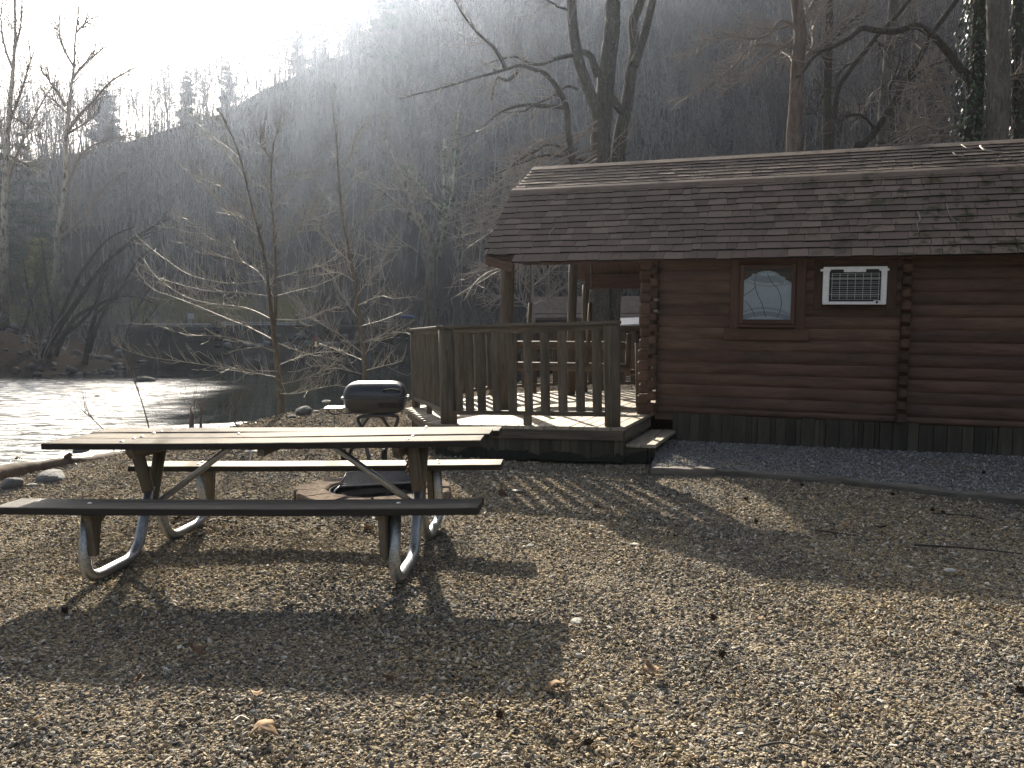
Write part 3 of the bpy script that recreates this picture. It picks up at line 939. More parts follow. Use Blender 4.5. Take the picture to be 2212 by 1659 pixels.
def smooth_pts(p, n=24):
    p = np.array(p, float); s = np.linspace(0, len(p) - 1, n)
    out = []
    for t in s:
        i = min(int(t), len(p) - 2); f = t - i
        p0, p1, p2, p3 = p[max(i - 1, 0)], p[i], p[i + 1], p[min(i + 2, len(p) - 1)]
        out.append(.5 * ((2 * p1) + (-p0 + p2) * f + (2 * p0 - 5 * p1 + 4 * p2 - p3) * f * f + (-p0 + 3 * p1 - 3 * p2 + p3) * f ** 3))
    return np.array(out)
M['curtain_pale'] = simple('pale_curtain_hem', (.50, .57, .62), .9)
M['curtain_line'] = simple('dark_curtain_cord', (.14, .16, .19), .9)
ribbon(smooth_pts([(570, 268), (640, 230), (720, 187), (800, 178), (870, 196), (930, 243), (1022, 292)]), .022, M['curtain_pale'], -.0605)
mb = MB()
ribbon(smooth_pts([(575, 262), (680, 292), (790, 310), (900, 305), (1012, 286)]), .017, M['curtain_pale'], -.0600)
ribbon(smooth_pts([(566, 560), (680, 526), (790, 520), (900, 537), (1012, 578)]), .026, M['curtain_pale'], -.0610)
ribbon(smooth_pts([(640, 222), (720, 240), (790, 250), (880, 245), (950, 262)]), .075, M['curtain_band'], -.0592)
ribbon(smooth_pts([(570, 610), (680, 578), (790, 572), (900, 586), (1012, 615)]), .05, M['curtain_band'], -.0592)
for pl in ([(690, 190), (675, 280), (700, 380), (745, 470), (775, 560), (790, 610)], [(790, 190), (830, 270), (890, 340), (925, 430), (925, 520), (890, 610)], [(590, 450), (650, 525), (690, 605)], [(575, 400), (650, 350), (690, 310)]):
    ribbon(smooth_pts(pl), .007, M['curtain_line'], -.0625)

# ------------------------------------------------------------------ air conditioner in the wall
ac = thing('air_conditioner', 'white boxy air conditioner with wire guard set into the log wall', 'air conditioner')
frame(ac, O_C, EU, EV, EW)
mb = MB()
a0, a1, b0, b1, vf = -.190, .416, 1.590, 1.976, -.165
rect_frame(mb, a0, a1, b0, b1, .062, .055, .032, .028, vf, -.03, .005)
mb.box((a0 + .022, vf + .006, b1 - .034), (.05, .012, .012), None, .004)
mb.box((a1 - .03, vf + .006, b1 - .034), (.046, .012, .012), None, .004)
mb.box((.112, vf + .004, b1 - .036), (.105, .010, .020), None, .006)
mb.box((a1 - .088, vf - .002, b0 + .022), (.032, .006, .020), None, .004)
mb.build('casing', M['white_paint'], ac)
mb = MB(); mb.box(((a0 + a1) / 2, -.125, (b0 + b1) / 2), (.27, .02, .17))
for k in range(46):
    mb.box((a0 + .07 + k * .0105, -.147, (b0 + b1) / 2), (.0018, .004, .165))
mb.build('coil', M['ac_dark'], ac)
mb = MB()
g0, g1, h0, h1 = a0 + .088, a1 - .076, b0 + .052, b1 - .070
for k in range(7):
    uu = g0 + (g1 - g0) * k / 6
    mb.tube([(uu, vf - .010, h0), (uu, vf - .010, h1)], .0026, 6)
for k in range(13):
    ww = h0 + (h1 - h0) * (k / 12) + (.004 if k % 2 else 0)
    mb.tube([(g0 - .006, vf - .014, ww), (g1 + .006, vf - .014, ww)], .0020, 6)
for ww in (h0 + .052, h1 - .052):
    mb.tube([(a0 + .05, vf - .006, ww), (a1 - .04, vf - .006, ww)], .0026, 6)
mb.build('wire_guard', M['wire_white'], ac)
mb = MB(); mb.tube([(a1 - .088, vf - .014, b0 + .024), (a1 - .088, vf - .002, b0 + .024)], .012, 12)
mb.build('drain_plug', M['iron'], ac)
mb = MB()
rect_frame(mb, -.275, .515, 1.540, 2.055, .075, .09, .050, .05, -.055, 0)
mb.build('trim_board', M['log_end_wood'], ac)

# ------------------------------------------------------------------ porch deck (own frame, it has settled to the left)
P0 = np.array([1.0706, 8.0923, .378])
_dt = -.0236
DX = np.array([math.cos(_psi) * math.cos(_dt), -math.sin(_psi) * math.cos(_dt), -math.sin(_dt)])
DZ = np.array([math.sin(_dt) * math.cos(_psi), -math.sin(_dt) * math.sin(_psi), math.cos(_dt)])
DY = EV
deck = thing('porch_deck', 'weathered brown timber deck with railings and a step, built around the cabin porch', 'deck')
frame(deck, P0, DX, DY, DZ)
PG = [(0.02, 0), (-2.03, 0), (-3.30, 1.9), (-3.05, 4.2), (-2.0, 5.35), (.03, 5.35)]
def yspan(x):
    ys = []
    for (ax, ay), (bx, by) in zip(PG, PG[1:] + PG[:1]):
        if (ax - x) * (bx - x) < 0: ys.append(ay + (by - ay) * (x - ax) / (bx - ax))
    return (min(ys), max(ys)) if len(ys) >= 2 else None
rg = random.Random(31)
mb = MB(); x = -3.28
while x < .02:
    wd = .138; s = yspan(x + wd / 2)
    if s:
        y0, y1 = s
        cuts = [y0 - .015, y1 + .01]
        if rg.random() < .6: cuts.insert(1, y0 + (y1 - y0) * rg.uniform(.35, .7))
        for c0, c1 in zip(cuts[:-1], cuts[1:]):
            mb.box((x + wd / 2, (c0 + c1) / 2, -.018 + rg.uniform(-.0015, .0015)), (wd / 2 - .0028, (c1 - c0) / 2 - .001, .018), None, .004, g=1)
    x += wd
mb.build('deck_floor', M['deck_wood'], deck)
mb = MB()
for (a, b) in zip(PG[:-1], PG[1:]):
    a, b = np.array([*a, -.085]), np.array([*b, -.085])
    mb.beam(a, b, .036, .095, bev=.004)
mb.beam((.02, 0.02, -.085), (.03, 1.30, -.085), .036, .095, bev=.004)
mb.build('rim_board', M['rail_wood'], deck)
# skirt boards down to the gravel
def skirt(a, b, hb, name, wet=True, inset=.03):
    a, b = np.array(a, float), np.array(b, float); L = np.linalg.norm(b - a); d = (b - a) / L
    nrm = np.array([-d[1], d[0]]); mb = MB(); s = 0
    while s < L - .03:
        wd = min(rg.choice((.10, .12, .14, .135, .09)), L - s)
        c = a + d * (s + wd / 2) - nrm * (inset if rg.random() < .75 else inset - .012) * (1 if hb > 0 else 1)
        zb = hb + rg.uniform(-.01, .012)
        mb.box((c[0], c[1], (-.133 + zb) / 2), (wd / 2 - .002, .010, (-.133 - zb) / 2), ((d[0], d[1], 0), (nrm[0], nrm[1], 0), (0, 0, 1)), .003, g=2)
        s += wd
    return mb.build(name, M['deck_skirt'], deck)
def deck_skirt_mat():
    m = wood('deck_skirt_wood', (.105, .096, .068), (.065, .058, .042), (.04, .036, .027), .5, .85, 12, .3, .28)
    t = m.node_tree
    b = [n for n in t.nodes if n.type == 'BSDF_PRINCIPLED'][0]
    src = b.inputs["Base Color"].links[0].from_socket
    P = t.nodes.new("ShaderNodeNewGeometry"); sp = t.nodes.new("ShaderNodeSeparateXYZ")
    t.links.new(P.outputs["Position"], sp.inputs[0])
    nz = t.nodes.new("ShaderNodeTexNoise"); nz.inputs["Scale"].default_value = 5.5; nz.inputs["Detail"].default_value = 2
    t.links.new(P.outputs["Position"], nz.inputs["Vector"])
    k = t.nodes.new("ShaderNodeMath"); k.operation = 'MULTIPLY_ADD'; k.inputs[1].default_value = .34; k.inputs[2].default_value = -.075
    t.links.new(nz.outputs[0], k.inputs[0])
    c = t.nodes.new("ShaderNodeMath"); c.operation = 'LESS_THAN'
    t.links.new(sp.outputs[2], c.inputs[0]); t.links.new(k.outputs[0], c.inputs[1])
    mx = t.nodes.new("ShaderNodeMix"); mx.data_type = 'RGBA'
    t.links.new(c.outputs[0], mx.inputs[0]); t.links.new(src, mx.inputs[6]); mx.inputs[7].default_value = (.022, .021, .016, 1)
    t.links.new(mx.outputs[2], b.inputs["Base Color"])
    return m
M['deck_skirt'] = deck_skirt_mat()
skirt((-2.03, 0.035), (0.0, 0.035), -.36, 'skirting', inset=0)
skirt((-3.27, 1.9), (-2.01, 0.03), -.33, 'skirting', inset=-.02)
skirt((-3.02, 4.2), (-3.27, 1.9), -.33, 'skirting', inset=-.02)
skirt((-.01, .04), (-.01, 1.4), -.37, 'skirting', inset=-.0)
# railings
def post(x, y, r, h=1.0, zb=.0):
    mb = MB(); zz = np.linspace(zb, h, 7)
    mb.tube([(x + rg.uniform(-.003, .003), y, z) for z in zz], [r * rg.uniform(.98, 1.03) for _ in zz], 16, True, None, .01)
    return mb.build('railing_post', M['rail_wood'], deck, True)
def railing(a, b, ts, wd=.095, support=(.5,), pad=.06):
    a, b = np.array(a, float), np.array(b, float); L = np.linalg.norm(b - a); d = (b - a) / L
    nrm = np.array([-d[1], d[0]]); ax = ((d[0], d[1], 0), (nrm[0], nrm[1], 0), (0, 0, 1))
    def p3(s, z): return np.array([*(a + d * s), z])
    mb = MB(); mb.beam(p3(-.09, 1.027), p3(L + .09, 1.027), .145, .036, bev=.006)
    mb.build('cap_rail', M['rail_wood'], deck)
    mb = MB(); mb.beam(p3(pad, .982), p3(L - pad, .982), .042, .052, bev=.005)
    mb.build('top_rail', M['rail_wood'], deck)
    mb = MB(); mb.beam(p3(pad, .122), p3(L - pad, .122), .075, .045, bev=.005)
    mb.build('bottom_rail', M['rail_wood'], deck)
    for t in ts:
        mb = MB(); c = a + d * L * t
        lean = rg.uniform(-.006, .006)
        z0, z1 = .146, .955
        hw = wd / 2 * rg.uniform(.93, 1.05)
        pts = [(c[0] + lean * (z - .5) * d[0], c[1] + lean * (z - .5) * d[1], z) for z in np.linspace(z0, z1, 6)]
        # half-round baluster
        th = np.linspace(0, PI, 9); V, G = [], []
        for k, q in enumerate(pts):
            ring = [(-hw * math.cos(t_) * d[0] - .045 * (math.sin(t_) - .3) * nrm[0], -hw * math.cos(t_) * d[1] - .045 * (math.sin(t_) - .3) * nrm[1]) for t_ in th]
            for e, (rx, ry) in enumerate(ring):
                V.append((q[0] + rx, q[1] + ry, q[2])); G.append((q[2] + t * 31, e * .012 + t * 9, 0))
        n_ = len(th); F = []
        for k in range(len(pts) - 1):
            for e in range(n_): F.append((k * n_ + e, k * n_ + (e + 1) % n_, (k + 1) * n_ + (e + 1) % n_, (k + 1) * n_ + e))
        F.append(tuple(range(n_))[::-1]); F.append(tuple(range((len(pts) - 1) * n_, len(pts) * n_)))
        mb.add(V, F, G)
        mb.build('baluster', M['rail_wood'], deck)
    for s in support:
        mb = MB(); c = a + d * L * s
        mb.box((c[0], c[1], .05), (.038, .03, .05), ax, .004, g=2); mb.build('rail_support', M['rail_wood'], deck)
post(-.105, .085, .080); post(-1.888, .095, .088); post(-3.20, 1.93, .052); post(-2.98, 4.15, .05); post(-1.98, 5.25, .05); post(-.30, 5.25, .05)
xs = [1793, 1839, 1889, 1952, 2017, 2081, 2148, 2216, 2284, 2348]
ts = [(x_ - 1749) / (2404 - 1749) for x_ in xs]
railing((-1.888, .085), (-.105, .075), ts)
railing((-3.20, 1.93), (-1.888, .095), [.07 + .086 * k for k in range(11)], .085, (.45,))
railing((-2.98, 4.15), (-3.20, 1.93), [.05 + .09 * k for k in range(11)], .10, (.5,))
railing((-1.98, 5.25), (-2.98, 4.15), [.1 + .13 * k for k in range(7)], .09, (.5,))
railing((-.30, 5.25), (-1.98, 5.25), [.08 + .105 * k for k in range(9)], .09, (.35, .7))
# right-hand rail end against the wall: one upright board
mb = MB(); mb.box((-.16, 1.72, .40), (.045, .02, .40), ((.94, .34, 0), (-.34, .94, 0), (0, 0, 1)), .004, g=2)
mb.build('railing_post', M['rail_wood'], deck)
# step beside the deck
mb = MB()
for k in range(2): mb.box((.105 + k * .150 - .02, .80, -.200), (.073, .66, .018), None, .005, g=1)
step = mb.build('step', M['deck_wood'], deck)
mb = MB()
mb.box((.09, .172, -.30), (.125, .012, .075), None, .003); mb.box((.232, .80, -.30), (.010, .63, .075), None, .003, g=1)
mb.build('step_side', M['deck_skirt'], step)

# ------------------------------------------------------------------ log swing hanging in the porch
sw = thing('porch_swing', 'log porch swing with two half-round back rails hanging on chains behind the railing', 'swing')
frame(sw, P0, DX, DY, DZ)
def dl(u, v, w):  # cabin-local to deck-local
    P = cabw(u, v, w) - P0
    return np.array([P @ DX, P @ DY, P @ DZ])
mb = MB()
mb.tube([dl(-4.12, 1.12, 1.08), dl(-4.0, 1.12, 1.082), dl(-2.56, 1.1, 1.098), dl(-2.45, 1.1, 1.10)], [.03, .055, .055, .028], 12, True, None, .01)
mb.build('back_rail', M['porch_log'], sw, True)
mb = MB()
mb.tube([dl(-4.12, 1.12, .80), dl(-4.0, 1.12, .802), dl(-2.56, 1.1, .818), dl(-2.45, 1.1, .82)], [.03, .055, .055, .028], 12, True, None, .01)
mb.build('back_rail', M['porch_log'], sw, True)
mb = MB()
for k in range(4): mb.beam(dl(-4.0, 1.22 + k * .115, .765), dl(-2.55, 1.20 + k * .115, .78), .10, .03, DZ, .005)
mb.build('seat', M['porch_log'], sw)
for uu in (-4.02, -2.49):
    mb = MB(); mb.tube([dl(uu + .03, 1.02, 1.25), dl(uu, 1.14, .72)], .035, 8); mb.build('end_post', M['porch_log'], sw, True)
    mb = MB(); mb.tube([dl(uu, 1.14, .76), dl(uu, 1.75, .73)], .04, 8); mb.build('arm', M['porch_log'], sw, True)
for uu in (-2.985, -3.80):
    mb = MB(); mb.tube([dl(uu + .01, 1.06, 1.64), dl(uu - .03, 1.08, .86)], .027, 10); mb.build('hanger_rod', M['porch_log'], sw, True)
    mb = MB(); z = 1.66; k = 0
    while z < 2.68:
        c = dl(uu + .01, 1.06, z); a = []
        for q in np.linspace(0, 2 * PI, 9):
            e = math.cos(q) * .010; h = math.sin(q) * .019
            a.append((c[0] + (e if k % 2 else 0), c[1] + (0 if k % 2 else e), c[2] + h))
        mb.tube(a, .0035, 5, False); z += .030; k += 1
    mb.build('chain', M['iron'], sw, True)

# ------------------------------------------------------------------ picnic table
from mathutils import Euler
tab = thing('picnic_table', 'weathered wooden picnic table with galvanised tube legs on the gravel', 'picnic table')
_ty, _tt = -.0708, .0159
TX = np.array([math.cos(_ty) * math.cos(_tt), math.sin(_ty) * math.cos(_tt), math.sin(_tt)])
TY_ = np.array([-math.sin(_ty), math.cos(_ty), 0.0])
TZ = np.cross(TX, TY_)
frame(tab, (-1.350, 4.876, .006), TX, TY_, TZ)
TL, TW, TH_, SH, BO, UL = 1.249, .357, .711, .4353, .7686, .8128
rg = random.Random(41)
def plank(mb, x0, x1, yc, wd, zt, th, seed, warp=.004):
    """long board with slightly worn, uneven edges"""
    r = random.Random(seed); n = 26; xs = np.linspace(x0, x1, n)
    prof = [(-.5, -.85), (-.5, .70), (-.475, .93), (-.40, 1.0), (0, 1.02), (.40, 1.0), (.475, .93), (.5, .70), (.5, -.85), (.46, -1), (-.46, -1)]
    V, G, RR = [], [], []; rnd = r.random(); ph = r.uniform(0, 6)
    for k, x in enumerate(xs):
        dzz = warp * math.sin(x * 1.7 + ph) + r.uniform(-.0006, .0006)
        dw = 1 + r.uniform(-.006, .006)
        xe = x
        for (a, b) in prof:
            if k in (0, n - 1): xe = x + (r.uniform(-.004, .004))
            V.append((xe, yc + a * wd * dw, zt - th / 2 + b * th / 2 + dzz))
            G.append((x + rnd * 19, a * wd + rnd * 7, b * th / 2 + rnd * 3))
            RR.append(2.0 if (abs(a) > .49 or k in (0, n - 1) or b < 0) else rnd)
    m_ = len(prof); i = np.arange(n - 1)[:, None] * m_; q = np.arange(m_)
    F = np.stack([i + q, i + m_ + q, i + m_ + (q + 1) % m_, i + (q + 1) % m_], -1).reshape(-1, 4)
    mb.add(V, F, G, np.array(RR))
    k0 = mb.n - len(V)
    mb.F.append(np.array([list(range(m_))]) + k0); mb.F.append(np.array([list(range(m_))[::-1]]) + k0 + (n - 1) * m_)
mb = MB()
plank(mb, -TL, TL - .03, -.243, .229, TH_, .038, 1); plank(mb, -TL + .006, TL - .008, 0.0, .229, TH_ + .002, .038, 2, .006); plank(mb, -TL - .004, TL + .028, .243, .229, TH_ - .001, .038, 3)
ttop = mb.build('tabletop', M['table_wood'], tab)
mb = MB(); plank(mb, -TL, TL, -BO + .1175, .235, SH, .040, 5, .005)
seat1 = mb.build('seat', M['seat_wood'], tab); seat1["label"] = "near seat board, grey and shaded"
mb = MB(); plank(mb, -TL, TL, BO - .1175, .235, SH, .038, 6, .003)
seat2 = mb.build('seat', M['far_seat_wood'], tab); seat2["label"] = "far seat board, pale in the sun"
def bolt(parent, x, y, z):
    mb = MB(); a = np.linspace(0, 2 * PI, 9)[:-1]
    V = [(x + .013 * math.cos(t), y + .013 * math.sin(t), z) for t in a] + [(x + .008 * math.cos(t), y + .008 * math.sin(t), z + .005) for t in a] + [(x, y, z + .006)]
    mb.add(V, [(i, (i + 1) % 8, 8 + (i + 1) % 8, 8 + i) for i in range(8)] + [(8 + i, 8 + (i + 1) % 8, 16) for i in range(8)])
    return mb.build('bolt', M['bolt'], parent, True)
for s in (-1, 1):
    for y in (-.30, -.165, -.075, .075, .165, .30): bolt(ttop, s * UL + .012 * s * (y * 10 % 1), y, TH_ + .0012)
    bolt(seat1, s * UL + .02, -BO + .10, SH + .002); bolt(seat2, s * UL, BO - .07, SH + .001); bolt(seat2, s * UL + .02, BO - .17, SH + .001)
for x, y in ((-.27, .02), (.27, .02)): bolt(ttop, x, y, TH_ + .0015)
# bent tube legs: one J-shaped tube per seat at each end, rising to the middle
def arc(pts, n=10):
    return smooth_pts(pts, n * (len(pts) - 1))
def rounded(pts, r=.13, n=7):
    pts = [np.array(p, float) for p in pts]; out = [pts[0]]
    for a, b, c in zip(pts[:-2], pts[1:-1], pts[2:]):
        d0 = (a - b) / np.linalg.norm(a - b); d1 = (c - b) / np.linalg.norm(c - b)
        ang = math.acos(np.clip(d0 @ d1, -1, 1)); L = min(r / math.tan(ang / 2), np.linalg.norm(a - b) * .48, np.linalg.norm(c - b) * .48)
        p, q = b + d0 * L, b + d1 * L
        for t in np.linspace(0, 1, n): out.append((1 - t) ** 2 * p + 2 * t * (1 - t) * b + t * t * q)
    out.append(pts[-1]); return out
RT = .0305
for s in (-1, 1):
    for side in (-1, 1):
        u = s * UL
        path = rounded([(u, side * .655, SH - .045), (u, side * .735, RT + .004), (u, side * .19, RT + .004), (u, side * .015, .40)], .20)
        mb = MB(); mb.tube(path, RT, 16); mb.build('leg', M['galvanised'], tab, True)
        # upper post from the centre out to the table top
        mb = MB(); off = .034 * side * 0
        mb.tube([(u + .004 * side, side * .02 - side * .03, .30), (u + .004 * side, -side * .15 * -1, TH_ - .045)], [.034, .036], 12)
        mb.build('upper_post', M['post_wood'], tab, True)
        # cleat under the seat beside the tube
        mb = MB(); uo = u + s * -.052
        zc = [(.55, SH - .042), (.77, SH - .042), (.745, SH - .07), (.715, .17), (.69, .17), (.655, SH - .10)]
        V = [(uo - .019, side * y, z) for y, z in zc] + [(uo + .019, side * y, z) for y, z in zc]; n_ = len(zc)
        mb.add(V, [tuple(range(n_)), tuple(range(n_, 2 * n_))[::-1]] + [(i, n_ + i, n_ + (i + 1) % n_, (i + 1) % n_) for i in range(n_)], [(z, y, x) for x, y, z in V])
        mb.build('seat_cleat', M['post_wood'], tab)
    mb = MB(); uo = s * UL - s * .06
    zc = [(-.34, TH_ - .040), (.34, TH_ - .040), (.34, TH_ - .055), (.30, TH_ - .10), (-.30, TH_ - .10), (-.34, TH_ - .055)]
    V = [(uo - .019, y, z) for y, z in zc] + [(uo + .019, y, z) for y, z in zc]; n_ = len(zc)
    mb.add(V, [tuple(range(n_)), tuple(range(n_, 2 * n_))[::-1]] + [(i, n_ + i, n_ + (i + 1) % n_, (i + 1) % n_) for i in range(n_)], [(y, z, x) for x, y, z in V])
    mb.build('top_cleat', M['post_wood'], tab)
    mb = MB(); mb.tube([(s * .24, 0, TH_ - .045), (s * .29, 0, TH_ - .06), (s * (UL - .02), 0, .285)], .019, 10)
    mb.build('brace', M['galvanised'], tab, True)
mb = MB(); mb.beam((0, -.34, TH_ - .06), (0, .34, TH_ - .06), .038, .042, bev=.003); mb.build('top_cleat', M['post_wood'], tab)
# short chain dangling from the table
ch = thing('chain', 'short dark chain dangling beside the right-hand post of the picnic table', 'chain')
mb = MB(); cx, cyy, cz = at(880, 952, 4.93)
for k in range(12):
    pts = []
    for q in np.linspace(0, 2 * PI, 9):
        e = math.cos(q) * .010; pts.append((cx + (e if k % 2 else .004 * k % .01) + .003 * math.sin(k * 1.4), cyy + (0 if k % 2 else e), cz + .018 - k * .019 + math.sin(q) * .013))
    mb.tube(pts, .0042, 5, False)
o = mb.build('chain_links', M['rust'], ch, True)

# ------------------------------------------------------------------ barbecue
gr = thing('charcoal_grill', 'black barrel-lidded charcoal grill with a side shelf on a tube stand', 'grill')
GY = 8.0
gx0 = at(745, 860, GY)[0]; gx1 = at(879, 860, GY)[0]; gc = (gx0 + gx1) / 2; ghw = (gx1 - gx0) / 2
zr = at(812, 857, GY)[2]; ztop = at(812, 823, GY)[2]; zbot = at(812, 893, GY)[2]
frame(gr, (gc, GY, 0), (math.cos(.06), math.sin(.06), 0), (-math.sin(.06), math.cos(.06), 0), (0, 0, 1))
def hood(z0, z1, hw, hd, sgn, flat):
    """half barrel: rounded box-like dome between rim z0 and z1"""
    n, m_ = 28, 12; V, F = [], []
    for j in range(m_ + 1):
        t = j / m_ * PI / 2
        k = math.cos(t) ** flat; zz = z0 + (z1 - z0) * math.sin(t) ** .85
        for i in range(n):
            a = 2 * PI * i / n; c, s_ = math.cos(a), math.sin(a); e = .42
            x = hw * math.copysign(abs(c) ** e, c); y = hd * math.copysign(abs(s_) ** e, s_)
            kx = 1 - (1 - k) * .62; ky = k
            if j == m_: kx *= 1.0
            V.append((x * kx, y * ky, zz))
    F = [(j * n + i, j * n + (i + 1) % n, (j + 1) * n + (i + 1) % n, (j + 1) * n + i) for j in range(m_) for i in range(n)]
    F.append(tuple(range(m_ * n, (m_ + 1) * n)))
    if sgn < 0: F = [f[::-1] for f in F]
    return V, F
mb = MB(); mb.add(*hood(zr + .006, ztop, ghw, .215, 1, .62)); lid = mb.build('lid', M['enamel'], gr, True)
mb = MB(); mb.add(*hood(zr - .006, zbot, ghw * .99, .21, -1, .5)); bowl = mb.build('bowl', M['enamel'], gr, True)
mb = MB(); r_ = hood(zr, zr + .02, ghw + .016, .23, 1, .5)[0][:28]
ring = [(x, y, zr) for x, y, z in r_]; mb.tube(ring + ring[:2], .009, 6, False); mb.build('rim', M['enamel'], gr, True)
hx = at(843, 843, GY - .2)[0] - gc; hz = at(843, 843, GY - .21)[2]
mb = MB(); mb.tube(rounded([(hx - .075, -.200, hz - .012), (hx - .07, -.245, hz), (hx, -.255, hz + .012), (hx + .07, -.245, hz), (hx + .075, -.200, hz - .012)], .03), .010, 8)
mb.build('handle', M['rubber'], lid, True)
mb = MB(); mb.box((hx - .01, -.202, zr - .065), (.115, .010, .024), None, .004); mb.build('vent_panel', M['iron'], bowl)
sx = at(706, 878, GY)[0] - gc; sz = at(730, 879, GY)[2]
mb = MB(); mb.box((sx + .125, -.03, sz), (.125, .13, .007), None, .004); shelf = mb.build('side_shelf', M['galvanised'], gr)
mb = MB(); mb.tube(rounded([(sx + .03, -.15, sz - .005), (sx + .08, -.15, sz - .055), (sx + .15, -.14, sz - .055), (sx + .17, -.13, sz - .006)], .04), .005, 6)
mb.tube(rounded([(sx + .12, -.15, sz - .01), (sx + .2, -.16, sz - .05), (sx + .29, -.15, sz - .03), (sx + .30, -.12, sz + .05)], .04), .005, 6)
mb.build('shelf_brace', M['iron'], shelf, True)
mb = MB(); mb.tube([(sx + .09, -.12, sz + .02), (sx + .095, -.125, sz - .10), (sx + .085, -.12, sz - .30)], .0035, 6); mb.build('hanging_tool', M['iron'], shelf)
def gz_(zx, zy, Y):
    q = np.array(at(685.8 + zx * .2305, 795.5 + zy * .2305, Y)); d = q - np.array([gc, GY, 0])
    return (d[0] * math.cos(.06) + d[1] * math.sin(.06), -d[0] * math.sin(.06) + d[1] * math.cos(.06), d[2])
def gg_(x, y):
    q = np.array(at_ground(x, y, .012)); d = q - np.array([gc, GY, 0])
    return (d[0] * math.cos(.06) + d[1] * math.sin(.06), -d[0] * math.sin(.06) + d[1] * math.cos(.06), d[2])
for path in ([gg_(806, 1026), gz_(410, 560, 7.78), gz_(362, 458, 7.86), gz_(560, 440, 7.88), gz_(772, 440, 7.9), gz_(722, 562, 8.0), gz_(628, 800, 8.25)],
             [gz_(272, 872, 8.3), gz_(420, 540, 8.12), gz_(490, 446, 8.06), gz_(600, 448, 8.06), gz_(672, 560, 8.12), gg_(872, 1000)]):
    mb = MB(); mb.tube(rounded(path, .06), .0165, 10); mb.build('leg_frame', M['enamel'], gr, True)
mb = MB(); mb.tube([(-.2, .0, .22), (.2, -.0, .225)], .006, 6); mb.build('axle_bar', M['rust'], gr)
for wp in (gz_(243, 848, 8.3), gz_(625, 838, 8.25)):
    xx = wp[0]
    mb = MB()
    mb.tube([(xx - .02, wp[1], .075), (xx - .018, wp[1], .075), (xx + .018, wp[1] + .01, .075), (xx + .02, wp[1] + .01, .075)], [.055, .07, .07, .055], 18)
    mb.build('wheel', M['rubber'], gr)

# ------------------------------------------------------------------ fire ring
FR = (-1.085, 6.52)
fire = thing('fire_ring', 'round fire pit ring of tan paver blocks set on the gravel behind the picnic table', 'fire pit')
fire.location = (*FR, 0)
nb = 13; rg = random.Random(51)
for k in range(nb):
    a0 = 2 * PI * k / nb + .008; a1 = 2 * PI * (k + 1) / nb - rg.uniform(.006, .03)
    r0, r1, h = .37 + rg.uniform(-.02, .02), .61 + rg.uniform(-.02, .02), .085 + rg.uniform(-.012, .012)
    mb = MB(); V = []
    for z, ins in ((0, 0), (h - .012, 0), (h, .012)):
        for (r, a) in ((r0 + ins, a0 + ins), (r1 - ins, a0 + ins), (r1 - ins + .012, (a0 + a1) / 2), (r1 - ins, a1 - ins), (r0 + ins, a1 - ins)):
            V.append((r * math.cos(a), r * math.sin(a), z))
    F = [(4, 3, 2, 1, 0), (10, 11, 12, 13, 14)]
    for L in (0, 5): F += [(L + i, L + (i + 1) % 5, L + 5 + (i + 1) % 5, L + 5 + i) for i in range(5)]
    mb.add(V, F, [(x, y, z) for x, y, z in V]); mb.build('paver_block', M['paver'], fire)
mb = MB(); n_ = 40; V = []
for z in (.0, .075):
    for r in (.362, .350):
        V += [(r * math.cos(2 * PI * i / n_), r * math.sin(2 * PI * i / n_), z) for i in range(n_)]
F = []
for (a, b) in ((0, 2), (2, 3), (3, 1)):
    F += [(a * n_ + i, a * n_ + (i + 1) % n_, b * n_ + (i + 1) % n_, b * n_ + i) for i in range(n_)]
mb.add(V, F); mb.build('steel_liner', M['soot'], fire, True)
mb = MB(); mb.tube([(0, 0, .004), (0, 0, .02)], [.35, .33], 30); mb.build('ash_bed', M['soot'], fire)
gt = thing('cooking_grate', 'sooty cooking grate propped over the fire pit', 'grate')
gt.location = (FR[0] + .05, FR[1] + .16, .135); gt.rotation_euler = (math.radians(7), math.radians(-2), .1)
mb = MB()
for k in range(17):
    y = -.17 + k * .021
    mb.tube([(-.33 + .02 * (k % 2), y, 0), (.23 + .004 * k, y, .004)], .0042, 6)
mb.build('bars', M['grate'], gt, True)
mb = MB(); mb.tube(rounded([(-.34, -.19, 0), (.27, -.19, 0), (.42, .02, -.03), (.30, .19, 0), (-.32, .19, 0), (-.34, -.19, 0)], .03), .008, 8)
mb.build('rim_bar', M['grate'], gt, True)
mb = MB(); mb.tube(rounded([(-.34, -.12, -.01), (-.40, -.16, -.05), (-.36, -.2, -.09), (-.28, -.22, -.1)], .05), .006, 6); mb.build('handle', M['bolt'], gt, True)
for k, (x0, y0, x1, y1) in enumerate(((-.25, -.22, .12, -.1), (.05, -.28, .2, .05))):
    mb = MB(); mb.tube([(FR[0] + x0, FR[1] + y0, .035), (FR[0] + (x0 + x1) / 2, FR[1] + (y0 + y1) / 2, .05), (FR[0] + x1, FR[1] + y1, .06)], [.012, .02, .01], 8, True, None, .15)
    tag(mb.build('charred_stick', M['soot'], None, True), ('short charred stick lying along the near side inside the fire pit', 'charred stick leaning across the right inside of the fire pit')[k], 'stick', 'charred sticks in the fire pit')

